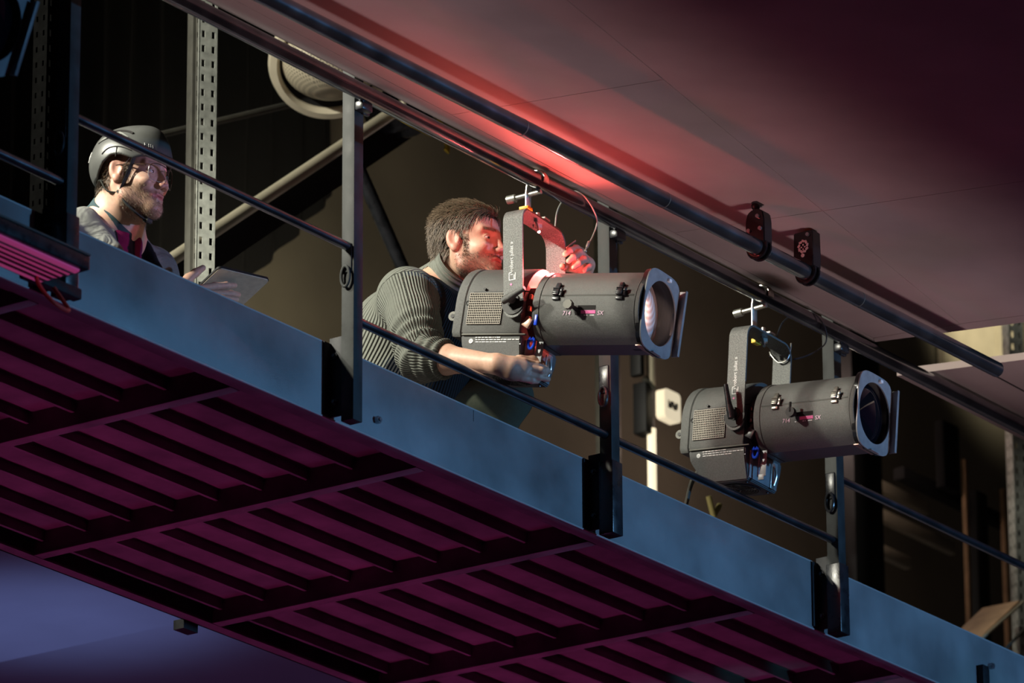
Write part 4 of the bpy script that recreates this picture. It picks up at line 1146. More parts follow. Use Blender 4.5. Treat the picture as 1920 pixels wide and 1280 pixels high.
def nets(F, lo, h):
    S = F < 0
    sl = [slice(None, -1), slice(1, None)]
    anyv = np.zeros(tuple(np.array(F.shape) - 1), bool); allv = np.ones_like(anyv)
    for a in (0, 1):
        for b in (0, 1):
            for c in (0, 1):
                v = S[sl[a], sl[b], sl[c]]; anyv |= v; allv &= v
    idx = np.argwhere(anyv & ~allv)
    vid = np.full(anyv.shape, -1, np.int32); vid[tuple(idx.T)] = np.arange(len(idx))
    cor = np.array([[a, b, c] for a in (0, 1) for b in (0, 1) for c in (0, 1)])
    val = np.stack([F[tuple((idx + c).T)] for c in cor], 1)
    acc = np.zeros((len(idx), 3)); cnt = np.zeros(len(idx))
    for i in range(8):
        for j in range(i + 1, 8):
            if np.abs(cor[i] - cor[j]).sum() != 1: continue
            m = (val[:, i] < 0) != (val[:, j] < 0)
            t = val[m, i] / (val[m, i] - val[m, j])
            acc[m] += cor[i] + t[:, None] * (cor[j] - cor[i]); cnt[m] += 1
    V = lo + (idx + acc / cnt[:, None]) * h
    faces = []
    for ax in range(3):
        o1, o2 = [a for a in range(3) if a != ax]
        a = [slice(None)] * 3; b = [slice(None)] * 3; a[ax] = slice(None, -1); b[ax] = slice(1, None)
        e = np.argwhere(S[tuple(a)] != S[tuple(b)])
        e = e[(e[:, o1] > 0) & (e[:, o2] > 0) & (e[:, o1] < F.shape[o1] - 1) & (e[:, o2] < F.shape[o2] - 1)]
        q = []
        for d1, d2 in ((1, 1), (0, 1), (0, 0), (1, 0)):
            c = e.copy(); c[:, o1] -= d1; c[:, o2] -= d2; q.append(vid[tuple(c.T)])
        q = np.stack(q, 1)
        ins = S[tuple(e.T)]
        if ax == 1: ins = ~ins
        q[~ins] = q[~ins][:, ::-1]
        faces.append(q)
    Fc = np.concatenate(faces); Fc = Fc[(Fc >= 0).all(1)]
    return V, Fc

def vnormals(V, Fc):
    n = np.cross(V[Fc[:, 2]] - V[Fc[:, 0]], V[Fc[:, 3]] - V[Fc[:, 1]])
    N = np.zeros_like(V)
    for k in range(4): np.add.at(N, Fc[:, k], n)
    return N / np.maximum(np.linalg.norm(N, axis=1, keepdims=True), 1e-12)

def mesh_obj(name, V, Fc, m, parent=None, origin=(0, 0, 0), attrs=None, colors=None):
    me = bpy.data.meshes.new(name)
    V = V - np.array(origin)
    me.vertices.add(len(V)); me.vertices.foreach_set('co', V.astype(np.float32).ravel())
    k = Fc.shape[1]
    me.loops.add(Fc.size); me.loops.foreach_set('vertex_index', Fc.astype(np.int32).ravel())
    me.polygons.add(len(Fc)); me.polygons.foreach_set('loop_start', np.arange(0, Fc.size, k, dtype=np.int32))
    me.update(calc_edges=True); me.validate()
    me.materials.append(m)
    me.shade_smooth()
    for nm, v in (attrs or {}).items():
        a = me.attributes.new(nm, 'FLOAT', 'POINT'); a.data.foreach_set('value', v.astype(np.float32))
    if colors is not None:
        a = me.attributes.new('tint', 'FLOAT_COLOR', 'POINT')
        a.data.foreach_set('color', np.concatenate([colors, np.ones((len(V), 1))], 1).astype(np.float32).ravel())
    o = bpy.data.objects.new(name, me); COL.objects.link(o)
    if parent is not None: o.parent = parent
    return o

def strands(name, roots, dirs, m, parent, origin, length, rad, flow, seg=4, follow=None, jit=0.2, seed=1):
    """many thin tapering hairs as one mesh; flow(p, d, t) returns the next direction"""
    rg = np.random.default_rng(seed); n = len(roots)
    P = roots.copy(); D = dirs.copy(); D += rg.normal(0, jit, D.shape); D /= np.linalg.norm(D, axis=1, keepdims=True)
    Ls = length * rg.uniform(0.65, 1.15, n)
    pts = [P.copy()]
    for i in range(seg):
        P = P + D * (Ls / seg)[:, None]
        if follow is not None: P = follow(P, (i + 1) / seg)
        pts.append(P.copy())
        D = flow(P, D, (i + 1) / seg) + rg.normal(0, jit * 0.25, D.shape); D /= np.linalg.norm(D, axis=1, keepdims=True)
    pts = np.stack(pts, 1)
    T = np.gradient(pts, axis=1); T /= np.maximum(np.linalg.norm(T, axis=2, keepdims=True), 1e-9)
    ref = np.where(np.abs(T[..., 2:3]) < 0.9, np.array([0, 0, 1.0]), np.array([1.0, 0, 0]))
    A = np.cross(T, ref); A /= np.maximum(np.linalg.norm(A, axis=2, keepdims=True), 1e-9); B_ = np.cross(T, A)
    rr = rad * np.linspace(1, 0.35, seg + 1)[None, :, None]
    V = np.stack([pts + rr * (A * math.cos(t) + B_ * math.sin(t)) for t in (0, 2.094, 4.189)], 2).reshape(-1, 3)
    base = (np.arange(n) * (seg + 1) * 3)[:, None, None]
    i = np.arange(seg)[None, :, None] * 3; k = np.arange(3)[None, None, :]
    a = base + i + k; b = base + i + (k + 1) % 3
    Fc = np.stack([a, b, b + 3, a + 3], -1).reshape(-1, 4)
    shade = np.repeat(rg.uniform(0, 1, n), (seg + 1) * 3)
    return mesh_obj(name, V, Fc, m, parent, origin, {'shade': shade})

def tint_mat(name, rough=0.5, sss=0.0, bump=0.25, bscale=900.0, spec=0.4):
    m = bpy.data.materials.new(name); m.use_nodes = True; nt = m.node_tree; b = nt.nodes['Principled BSDF']
    a = nt.nodes.new('ShaderNodeAttribute'); a.attribute_name = 'tint'
    n = nt.nodes.new('ShaderNodeTexNoise'); n.inputs['Scale'].default_value = 90; n.inputs['Detail'].default_value = 5
    tc = nt.nodes.new('ShaderNodeTexCoord'); nt.links.new(tc.outputs['Object'], n.inputs['Vector'])
    mr = nt.nodes.new('ShaderNodeMapRange'); mr.inputs['To Min'].default_value = 0.8; mr.inputs['To Max'].default_value = 1.2
    nt.links.new(n.outputs['Fac'], mr.inputs['Value'])
    vm = nt.nodes.new('ShaderNodeVectorMath'); vm.operation = 'SCALE'
    nt.links.new(a.outputs['Color'], vm.inputs[0]); nt.links.new(mr.outputs['Result'], vm.inputs['Scale'])
    nt.links.new(vm.outputs[0], b.inputs['Base Color'])
    b.inputs['Roughness'].default_value = rough; b.inputs['Specular IOR Level'].default_value = spec
    if sss:
        b.inputs['Subsurface Weight'].default_value = sss; b.inputs['Subsurface Radius'].default_value = (0.012, 0.004, 0.002); b.inputs['Subsurface Scale'].default_value = 0.5
    n2 = nt.nodes.new('ShaderNodeTexNoise'); n2.inputs['Scale'].default_value = bscale; nt.links.new(tc.outputs['Object'], n2.inputs['Vector'])
    bp = nt.nodes.new('ShaderNodeBump'); bp.inputs['Strength'].default_value = bump; bp.inputs['Distance'].default_value = 0.001
    nt.links.new(n2.outputs['Fac'], bp.inputs['Height']); nt.links.new(bp.outputs['Normal'], b.inputs['Normal'])
    return m

def hair_mat(name, c0, c1, rough=0.45):
    m = bpy.data.materials.new(name); m.use_nodes = True; nt = m.node_tree; b = nt.nodes['Principled BSDF']
    a = nt.nodes.new('ShaderNodeAttribute'); a.attribute_name = 'shade'
    mx = nt.nodes.new('ShaderNodeMix'); mx.data_type = 'RGBA'; mx.inputs['A'].default_value = (*c0, 1); mx.inputs['B'].default_value = (*c1, 1)
    nt.links.new(a.outputs['Fac'], mx.inputs['Factor']); nt.links.new(mx.outputs['Result'], b.inputs['Base Color'])
    b.inputs['Roughness'].default_value = rough
    return m

def knit_mat(name, pitch=0.0085, depth=0.003):
    """ribbed knit: rib coordinate stored on the mesh drives real relief, tint is the yarn colour"""
    m = tint_mat(name, 0.9, 0, 0.5, 700, 0.15); nt = m.node_tree; b = nt.nodes['Principled BSDF']
    old = [n for n in nt.nodes if n.type == 'BUMP'][0]
    a = nt.nodes.new('ShaderNodeAttribute'); a.attribute_name = 'rib'
    mu = nt.nodes.new('ShaderNodeMath'); mu.operation = 'MULTIPLY'; mu.inputs[1].default_value = 2 * math.pi / pitch; nt.links.new(a.outputs['Fac'], mu.inputs[0])
    s = nt.nodes.new('ShaderNodeMath'); s.operation = 'SINE'; nt.links.new(mu.outputs[0], s.inputs[0])
    bp = nt.nodes.new('ShaderNodeBump'); bp.inputs['Strength'].default_value = 1.0; bp.inputs['Distance'].default_value = depth
    nt.links.new(s.outputs[0], bp.inputs['Height']); nt.links.new(old.outputs['Normal'], bp.inputs['Normal']); nt.links.new(bp.outputs['Normal'], b.inputs['Normal'])
    return m

def head_axes(f, roll=0.0):
    f = np.array(f, float); f /= np.linalg.norm(f)
    l = np.cross([0, 0, 1.0], f); l /= np.linalg.norm(l); u = np.cross(f, l)
    c, s = math.cos(roll), math.sin(roll)
    return np.stack([f, c * l + s * u, -s * l + c * u], 1)     # columns: forward, left, up

def add_head(B, O, R, s=1.0, full=0.0):
    W = lambda p: O + R @ (np.array(p, float) * s)
    B.el(W((-0.018, 0, 0.038)), np.array((0.096, 0.077, 0.088)) * s, R, 0.02)
    B.el(W((0.030, 0, 0.040)), np.array((0.056, 0.064, 0.056)) * s, R, 0.03)
    B.el(W((0.030, 0, -0.030)), np.array((0.056, 0.059 + full, 0.078)) * s, R, 0.03)
    for q in (-1, 1):
        B.rc(W((-0.008, q * 0.056, -0.040)), W((0.012, q * (0.052 + full), -0.078)), 0.017 * s, 0.017 * s, 0.03)
        B.rc(W((0.012, q * (0.052 + full), -0.078)), W((0.070, q * 0.014, -0.103)), 0.017 * s, 0.018 * s, 0.03)
        B.el(W((0.060, q * 0.042, -0.032)), np.array((0.026, 0.020, 0.020)) * s, R, 0.02)
        B.rc(W((0.084, q * 0.012, 0.020)), W((0.068, q * 0.048, 0.021)), 0.010 * s, 0.008 * s, 0.014)
    B.el(W((0.064, 0, -0.068)), np.array((0.030, 0.034, 0.030)) * s, R, 0.02)
    B.rc(W((0.076, -0.006, -0.104)), W((0.076, 0.006, -0.104)), 0.018 * s, None, 0.02)
    # nose
    B.rc(W((0.086, 0, 0.012)), W((0.108, 0, -0.034)), 0.0075 * s, 0.0095 * s, 0.014)
    for q in (-1, 1):
        B.el(W((0.099, q * 0.0125, -0.040)), np.array((0.012, 0.0085, 0.0085)) * s, R, 0.008)
        B.el(W((0.098, q * 0.034, 0.001)), np.array((0.021, 0.020, 0.0145)) * s, R, 0.012, 'sub')
        B.el(W((0.073, q * 0.033, -0.001)), np.array((0.0135,) * 3) * s, R, 0.004)       # lids around the eyeball
        B.el(W((0.087, q * 0.036, -0.002)), np.array((0.0125, 0.0155, 0.0036)) * s, R, 0.003, 'sub')   # eye opening
        B.el(W((0.104, q * 0.008, -0.0475)), np.array((0.006, 0.0035, 0.004)) * s, R, 0.003, 'sub')
    # lips and mouth line
    B.rc(W((0.091, -0.014, -0.0635)), W((0.091, 0.014, -0.0635)), 0.0062 * s, None, 0.006)
    B.rc(W((0.089, -0.012, -0.0755)), W((0.089, 0.012, -0.0755)), 0.0070 * s, None, 0.006)
    B.rc(W((0.083, -0.025, -0.0695)), W((0.083, -0.024, -0.0695)), 0.004 * s, None, 0.006)
    B.el(W((0.098, 0, -0.0695)), np.array((0.010, 0.024, 0.0016)) * s, R, 0.003, 'sub')
    # ears
    for q in (-1, 1):
        Re = R @ np.array(RZ(q * -0.30) @ RY(-0.18))
        B.el(W((-0.010, q * 0.078, -0.004)), np.array((0.021, 0.0075, 0.034)) * s, Re, 0.006)
        B.el(W((-0.006, q * 0.0865, 0.002)), np.array((0.0125, 0.007, 0.021)) * s, Re, 0.004, 'sub')
        B.el(W((-0.006, q * 0.079, -0.030)), np.array((0.010, 0.0065, 0.011)) * s, Re, 0.006)
        B.rc(W((0.006, q * 0.077, -0.012)), W((0.008, q * 0.077, -0.004)), 0.0045 * s, None, 0.005)
    return W

def head_tint(V, O, R, s, skin, lip, beard, bz, rosy=None):
    L = ((V - O) @ R) / s
    col = np.tile(np.array(skin), (len(V), 1))
    hm = (np.abs(L).max(1) < 0.2)
    x, y, z = L.T
    def sm(a, b, t): u = np.clip((t - a) / (b - a), 0, 1); return u * u * (3 - 2 * u)
    w = sm(-0.035, -0.055, z) * sm(-0.03, 0.005, x) * sm(-0.145, -0.125, z)
    w = np.maximum(w, 0.9 * sm(0.014, 0.003, np.abs(x - 0.026)) * sm(0.045, 0.055, np.abs(y)) * sm(-0.068, -0.050, z) * sm(0.02, 0.0, z))
    # bare cheeks, bare lower lip
    w *= 1 - sm(0.02, 0.008, np.sqrt((x - 0.065) ** 2 + ((np.abs(y) - 0.04) * 0.8) ** 2 + (z + 0.035) ** 2) - 0.012) * 0.8
    lips = sm(0.004, 0.0, np.sqrt(((np.abs(y)) / 4.2) ** 2 + (z + 0.0695) ** 2) - 0.0062) * sm(0.075, 0.082, x)
    col = col * (1 - (w * bz * hm)[:, None]) + np.array(beard) * (w * bz * hm)[:, None]
    col = col * (1 - (lips * hm)[:, None]) + np.array(lip) * (lips * hm)[:, None]
    ear = hm * sm(0.066, 0.076, np.abs(y)) * sm(0.03, 0.02, np.abs(x + 0.008))
    nose = hm * sm(0.095, 0.106, x)
    rs = np.maximum(ear, nose)[:, None] * 0.5
    col = col * (1 - rs) + np.array((0.55, 0.22, 0.17)) * rs
    brow = hm * sm(0.0065, 0.003, np.abs(z - 0.0215 - 0.10 * np.maximum(0, 0.03 - np.abs(np.abs(y) - 0.03)) * 0.6)) * sm(0.010, 0.014, np.abs(y)) * sm(0.056, 0.050, np.abs(y)) * sm(0.05, 0.06, x)
    col = col * (1 - brow[:, None] * 0.85) + np.array(beard) * 0.7 * brow[:, None] * 0.85
    return col, L

M['skin'] = tint_mat('skin', 0.48, 0.12, 0.2, 700, 0.4)
M['cloth'] = tint_mat('jersey_cloth', 0.92, 0, 0.5, 1100, 0.12)
M['knit'] = knit_mat('ribbed_knit', 0.0088, 0.0019)
M['eyewhite'] = mat('eye_white', (0.72, 0.68, 0.64), 0.2)
M['iris'] = mat('iris', (0.045, 0.035, 0.03), 0.12)
M['brown_hair'] = hair_mat('brown_hair', (0.055, 0.035, 0.02), (0.21, 0.15, 0.10))
M['beard_hair'] = hair_mat('beard_hair', (0.08, 0.05, 0.03), (0.36, 0.27, 0.18))
M['dark_stubble'] = hair_mat('dark_stubble', (0.035, 0.02, 0.014), (0.16, 0.10, 0.07))

def eyes(parent, O, R, s, origin, look):
    look = np.array(look, float); look /= np.linalg.norm(look)
    for q in (-1, 1):
        c = Vector(O + R @ (np.array((0.0725, q * 0.033, -0.0015)) * s)) - Vector(origin)
        bm = NB(); bmesh.ops.create_uvsphere(bm, u_segments=20, v_segments=14, radius=0.0118 * s, matrix=Matrix.Translation(c))
        e = obj('eye', bm, M['eyewhite'], parent)
        bm = NB(); bmesh.ops.create_uvsphere(bm, u_segments=16, v_segments=10, radius=0.0062 * s, matrix=Matrix.Translation(c + Vector(look) * 0.0068 * s))
        obj('iris', bm, M['iris'], e)

def sample(V, Fc, mask, n, seed):
    """n random points on the faces whose vertices are all in mask"""
    f = Fc[mask[Fc].all(1)]
    rg = np.random.default_rng(seed)
    ar = np.linalg.norm(np.cross(V[f[:, 2]] - V[f[:, 0]], V[f[:, 3]] - V[f[:, 1]]), axis=1)
    pick = rg.choice(len(f), n, p=ar / ar.sum()); u, v = rg.uniform(0, 1, (2, n))
    q = f[pick]
    w = [(1 - u) * (1 - v), u * (1 - v), u * v, (1 - u) * v]
    return sum(V[q[:, k]] * w[k][:, None] for k in range(4)), q[:, 0]

A_ = lambda *p: np.array(p, float)

# ---------------------------------------------------------------- the man in the knit sweater
def man_sweater():
    org = (0.85, 0.55, 7.016)
    root = thing('person', 'man with brown hair in a ribbed grey knit sweater reaching to the lit spotlight', 'person', org)
    s = 1.02
    R = head_axes((0.09, -0.975, 0.02), R_(0))
    ear = A_(0.695, 0.2, 7.777)
    O = ear - R @ (A_(-0.010, -0.078, -0.004) * s)
    N = A_(0.80, 0.31, 7.665)
    ShR, ElR, WrR = A_(0.622, 0.315, 7.605), A_(0.508, 0.17, 7.350), A_(0.513, -0.085, 7.279)
    ShL, ElL, WrL = A_(0.975, 0.30, 7.62), A_(1.05, 0.13, 7.585), A_(0.925, -0.105, 7.635)
    P = A_(0.885, 0.62, 7.28)
    B = Blob()
    W = add_head(B, O, R, s, 0.003)
    B.rc(W((-0.035, 0, -0.045)), N, 0.056, 0.062, 0.03)
    B.rc(N, A_(0.83, 0.42, 7.52), 0.09, 0.12, 0.05); B.rc(A_(0.83, 0.42, 7.52), P, 0.12, 0.12, 0.05)
    B.rc(N, ShR, 0.06, 0.052, 0.04); B.rc(N, ShL, 0.06, 0.052, 0.04)
    B.chain([ShR, ElR], [0.05, 0.042], 0.02); B.chain([ShL, ElL], [0.05, 0.042], 0.02)
    # right forearm swelling below the elbow, thinning to the wrist
    m1 = ElR + (WrR - ElR) * 0.28
    B.chain([ElR, m1, WrR], [0.041, 0.043, 0.0265], 0.02)
    m2 = ElL + (WrL - ElL) * 0.28
    B.chain([ElL, m2, WrL], [0.041, 0.043, 0.0265], 0.02)
    # right hand: palm seen from the back, fingers pinching the tab under the lamp
    B.rc(WrR, A_(0.533, -0.115, 7.268), 0.027, 0.026, 0.02)
    Rp = head_axes((0.50, -0.72, -0.04))
    B.el(A_(0.545, -0.122, 7.266), (0.048, 0.019, 0.038), Rp, 0.018)
    B.chain([A_(0.566, -0.142, 7.290), A_(0.601, -0.165, 7.284), A_(0.628, -0.175, 7.277), A_(0.642, -0.178, 7.272)], [0.0115, 0.0102, 0.009, 0.0075], 0.006)
    B.chain([A_(0.572, -0.150, 7.270), A_(0.604, -0.176, 7.266), A_(0.625, -0.172, 7.268), A_(0.637, -0.165, 7.266)], [0.0115, 0.0100, 0.009, 0.0075], 0.005)
    B.chain([A_(0.572, -0.147, 7.251), A_(0.606, -0.165, 7.249), A_(0.628, -0.172, 7.250), A_(0.641, -0.174, 7.250)], [0.0110, 0.0098, 0.0088, 0.0075], 0.005)
    B.chain([A_(0.560, -0.137, 7.238), A_(0.590, -0.152, 7.236), A_(0.610, -0.157, 7.238)], [0.0100, 0.0088, 0.0072], 0.005)
    B.chain([A_(0.548, -0.100, 7.284), A_(0.578, -0.120, 7.305), A_(0.606, -0.145, 7.307), A_(0.626, -0.166, 7.296)], [0.015, 0.0122, 0.0105, 0.0085], 0.008)
    # left hand: bent over the far side of the barrel, fingers pointing back to the yoke
    B.rc(WrL, A_(0.885, -0.138, 7.672), 0.026, 0.024, 0.02)
    Rl = head_axes((-0.8, -0.15, 0.1))
    B.el(A_(0.868, -0.145, 7.678), (0.036, 0.034, 0.022), Rl, 0.016)
    B.chain([A_(0.862, -0.140, 7.703), A_(0.828, -0.148, 7.712), A_(0.790, -0.150, 7.694), A_(0.768, -0.148, 7.676)], [0.0120, 0.0110, 0.0098, 0.0080], 0.006)
    B.chain([A_(0.856, -0.156, 7.692), A_(0.822, -0.166, 7.694), A_(0.788, -0.165, 7.670), A_(0.772, -0.158, 7.654)], [0.0120, 0.0110, 0.0098, 0.0080], 0.005)
    B.chain([A_(0.858, -0.165, 7.675), A_(0.826, -0.178, 7.672), A_(0.798, -0.176, 7.650), A_(0.784, -0.168, 7.636)], [0.0118, 0.0104, 0.0092, 0.0075], 0.005)
    B.chain([A_(0.866, -0.170, 7.660), A_(0.840, -0.184, 7.652), A_(0.820, -0.182, 7.634)], [0.0105, 0.0092, 0.0075], 0.005)
    B.chain([A_(0.872, -0.120, 7.668), A_(0.836, -0.112, 7.664), A_(0.806, -0.118, 7.654), A_(0.782, -0.128, 7.648)], [0.015, 0.012, 0.0105, 0.0085], 0.007)
    V, Fc = B.mesh(0.0030)
    col, L = head_tint(V, O, R, s, (0.60, 0.37, 0.27), (0.48, 0.19, 0.16), (0.20, 0.13, 0.09), 0.55)
    # hair: dense cap of combed strands
    Nn = vnormals(V, Fc)
    x, y, z = L.T; nl = Nn @ R
    line = 0.060 - 0.55 * np.clip(np.abs(y) - 0.03, 0, 1) * (x > 0.02)
    scalp = (np.abs(L).max(1) < 0.18) & ((z > line) | ((x < 0.0) & (z > 0.02)) | ((x < -0.028) & (z > -0.052 + 0.25 * np.clip(x + 0.075, 0, 1))) | ((x > -0.01) & (x < 0.018) & (np.abs(y) > 0.06) & (z > -0.006)))
    scalp &= ~((np.abs(y) > 0.0735) & (np.abs(x + 0.008) < 0.026) & (z < 0.034))
    scalp &= ~((x > 0.058) & (z < 0.062))
    col[scalp] = A_(0.07, 0.045, 0.03)
    body = mesh_obj('body', V, Fc, M['skin'], root, org, None, col)
    eyes(body, O, R, s, org, R @ A_(0.96, -0.10, -0.22))
    roots, ri = sample(V, Fc, scalp, 9500, 3)
    Lr = ((roots - O) @ R) / s; nr = nl[ri]
    tw = np.clip((Lr[:, 2] - 0.055) / 0.055, 0, 1)[:, None]
    d = (1 - tw) * np.array([[-0.5, 0, -0.8]]) + tw * np.array([[-0.75, -0.35, 0.25]])
    d = d + nr * (0.42 + 1.2 * tw)
    d /= np.linalg.norm(d, axis=1, keepdims=True)
    c0 = A_(-0.018, 0, 0.036); rad = A_(0.096, 0.076, 0.084)
    def flow(P_, D_, t):
        l = ((P_ - O) @ R) / s
        g = (l - c0) / rad ** 2; g /= np.linalg.norm(g, axis=1, keepdims=True)
        dl = D_ @ R; tw = np.clip((l[:, 2] - 0.055) / 0.055, 0, 1)[:, None]; down = (1 - tw) * np.array([[-0.25, 0, -0.9]]) + tw * np.array([[-0.8, -0.3, 0.0]])
        dl = dl * 0.75 + down * 0.35; dl -= g * np.minimum(0, (dl * g).sum(1))[:, None] * 0.9; dl -= g * 0.06
        return dl @ R.T
    dirs = d @ R.T
    hr = strands('hair', roots - Nn[ri] * 0.001, dirs, M['brown_hair'], root, org, 0.036, 0.0008, flow, 5, None, 0.11, 5)
    # short beard, moustache, sideburns
    st = (np.abs(L).max(1) < 0.18) & (((z < -0.048) & (z > -0.135) & (x > -0.01)) | ((x > 0.016) & (x < 0.036) & (np.abs(y) > 0.045) & (z < 0.004) & (z > -0.06)))
    st &= ~((np.abs(z + 0.0695) < 0.0095) & (np.abs(y) < 0.028) & (x > 0.07)); st &= ~((z > -0.062) & (np.abs(y) < 0.045) & (x > 0.045) & (z > -0.048))
    r2, i2 = sample(V, Fc, st, 2600, 8)
    dd = Nn[i2] * 0.6 + (R @ A_(0.15, 0, -0.8))[None]
    dd /= np.linalg.norm(dd, axis=1, keepdims=True)
    strands('beard', r2, dd, M['dark_stubble'], root, org, 0.006, 0.00035, lambda p, q, t: q, 2, None, 0.3, 6)
    # sideburn and brow hairs
    sb = (np.abs(L).max(1) < 0.18) & (((np.abs(x - 0.026) < 0.010) & (np.abs(y) > 0.045) & (z < 0.01) & (z > -0.060)) | ((np.abs(z - 0.0225) < 0.004) & (np.abs(y) > 0.014) & (np.abs(y) < 0.050) & (x > 0.055)))
    r3, i3 = sample(V, Fc, sb, 380, 9)
    dd = Nn[i3] * 0.5 + (R @ A_(-0.2, 0, -0.5))[None]; dd /= np.linalg.norm(dd, axis=1, keepdims=True)
    strands('sideburn', r3, dd, M['brown_hair'], root, org, 0.008, 0.0004, lambda p, q, t: q, 2, None, 0.3, 7)
    # ---- sweater
    S = Blob()
    C1, C2 = A_(0.815, 0.36, 7.56), A_(0.85, 0.47, 7.42)
    S.rc(ShR + A_(0.02, 0.01, -0.005), ShL + A_(-0.02, 0, -0.005), 0.088, 0.085, 0.06)
    S.rc(C1, C2, 0.150, 0.168, 0.06); S.rc(C2, P + A_(-0.02, 0.02, 0.04), 0.168, 0.185, 0.06)
    S.rc(A_(0.72, 0.44, 7.56), A_(0.80, 0.62, 7.36), 0.115, 0.14, 0.06)
    S.rc(N + A_(-0.01, 0.05, -0.05), C1, 0.07, 0.13, 0.05)
    d_ = ElR - ShR
    S.rc(ShR, ShR + d_ * 0.45, 0.080, 0.074, 0.035)
    S.rc(ShR + d_ * 0.40, ElR + A_(0.004, 0.012, 0.004), 0.074, 0.070, 0.02, fold=(0.0075, 22.0, 0.4, (18, -20, 8)))
    cuff = ElR + (WrR - ElR) * 0.24
    S.rc(ElR + A_(0.002, 0.008, 0.002), cuff, 0.066, 0.057, 0.012, fold=(0.0055, 16.0, 1.0, (0, 30, 10)))
    S.rc(ElR + A_(0.05, 0.04, -0.01), ElR + A_(0.02, 0.0, -0.03), 0.035, 0.03, 0.03)
    dl = ElL - ShL
    S.rc(ShL, ElL, 0.078, 0.062, 0.03); S.rc(ElL, ElL + (WrL - ElL) * 0.45, 0.06, 0.048, 0.012, fold=(0.005, 16.0, 1.0, (0, 30, 10)))
    # opening for the neck and the cut sleeve ends
    ax = (WrR - ElR) / np.linalg.norm(WrR - ElR)
    S.rc(cuff + ax * 0.012, WrR, 0.0455, 0.045, 0.004, 'sub')
    S.fn(lambda Q: np.maximum(-((Q - cuff) @ ax) + 0.022, np.linalg.norm(Q - cuff, axis=1) - 0.14), cuff - 0.15, cuff + 0.15, 'sub', 0.006)
    nd = (W((-0.03, 0, -0.06)) - N); nd = nd / np.linalg.norm(nd)
    S.rc(N - nd * 0.02, N + nd * 0.14, 0.064, 0.064, 0.01, 'sub')
    V2, F2 = S.mesh(0.0045)
    # yarn direction: ribs run along the trunk and along the sleeves
    def ang(Vx, a, b, ref):
        t = (b - a) / np.linalg.norm(b - a); e1 = ref - t * (ref @ t); e1 /= np.linalg.norm(e1); e2 = np.cross(t, e1)
        q = Vx - a; return np.arctan2(q @ e2, q @ e1)
    tA, tB = A_(0.79, 0.26, 7.68), A_(0.87, 0.60, 7.30)
    rib = ang(V2, tA, tB, A_(0.9, -0.3, -0.3)) * 0.165
    def dseg(Vx, a, b):
        ba = b - a; t = np.clip((Vx - a) @ ba / (ba @ ba), 0, 1); return np.linalg.norm(Vx - a - t[:, None] * ba, axis=1)
    dA = dseg(V2, ShR + d_ * 0.12, ElR); dF = dseg(V2, ElR, cuff + ax * 0.06)
    armR = dA < 0.094; armF = (dF < 0.085) & (((V2 - ElR) @ ax) > -0.005)
    rib = np.where(armR, ang(V2, ShR, ElR, A_(0.8, 0.5, 0)) * 0.076, rib)
    rib = np.where(armF, ang(V2, ElR, WrR, A_(0.8, 0.5, 0)) * 0.064, rib)
    armL = dseg(V2, ShL + dl * 0.2, ElL) < 0.088
    rib = np.where(armL, ang(V2, ShL, ElL, A_(0.8, 0.5, 0)) * 0.076, rib)
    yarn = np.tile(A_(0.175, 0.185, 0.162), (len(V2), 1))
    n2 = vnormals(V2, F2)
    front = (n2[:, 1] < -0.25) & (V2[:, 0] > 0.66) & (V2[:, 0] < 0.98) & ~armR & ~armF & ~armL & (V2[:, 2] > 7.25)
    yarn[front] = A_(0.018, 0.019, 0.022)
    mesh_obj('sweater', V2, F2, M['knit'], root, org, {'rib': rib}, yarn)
    # collar standing round the neck
    bm = NB(); n = 44; rings = []
    fwd = np.array([0.25, -0.95, 0.0]); fwd -= nd * (fwd @ nd); fwd /= np.linalg.norm(fwd); sd = np.cross(nd, fwd)
    for hgt, r in [(-0.04, 0.105), (-0.01, 0.092), (0.015, 0.084), (0.035, 0.080), (0.055, 0.079), (0.072, 0.081), (0.080, 0.079), (0.078, 0.073), (0.04, 0.069), (-0.01, 0.068)]:
        ring = []
        for k in range(n):
            a = 2 * math.pi * (k + 0.5) / n
            dip = 0.034 * max(0, math.cos(a)) ** 3 - 0.006 * max(0, -math.cos(a))
            ring.append(Vector(N + nd * (hgt + 0.030 - dip * (1 if hgt > -0.02 else 0.4)) + (fwd * math.cos(a) * 1.04 + sd * math.sin(a)) * r * (1 + 0.03 * math.sin(3 * a + 20 * hgt))) - Vector(org))
        rings.append(ring)
    loft(bm, rings, False, False)
    co = obj('collar', bm, M['knit'], root)
    me = co.data; a = me.attributes.new('rib', 'FLOAT', 'POINT')
    a.data.foreach_set('value', np.array([((i // n) * 0.0088) for i in range(len(me.vertices))], np.float32))
    a = me.attributes.new('tint', 'FLOAT_COLOR', 'POINT'); a.data.foreach_set('color', np.tile(np.array([0.175, 0.185, 0.162, 1], np.float32), len(me.vertices)))
    # ---- trousers and shoes (mostly behind the edge plate)
    T = Blob()
    HR, HL = P + A_(-0.09, 0, -0.01), P + A_(0.09, 0, -0.01)
    KR, AR = A_(0.975, 0.20, 7.365), A_(0.98, 0.36, 7.09)
    KL, AL = A_(1.13, 0.30, 7.11), A_(1.13, 0.70, 7.085)
    T.rc(HR, HL, 0.13, 0.13, 0.05)
    T.rc(HR, KR, 0.10, 0.072, 0.04); T.rc(KR, AR, 0.066, 0.048, 0.02)
    T.rc(HL, KL, 0.10, 0.070, 0.04); T.rc(KL, AL, 0.062, 0.046, 0.02)
    V3, F3 = T.mesh(0.006)
    mesh_obj('trousers', V3, F3, M['cloth'], root, org, None, np.tile(A_(0.065, 0.075, 0.055), (len(V3), 1)))
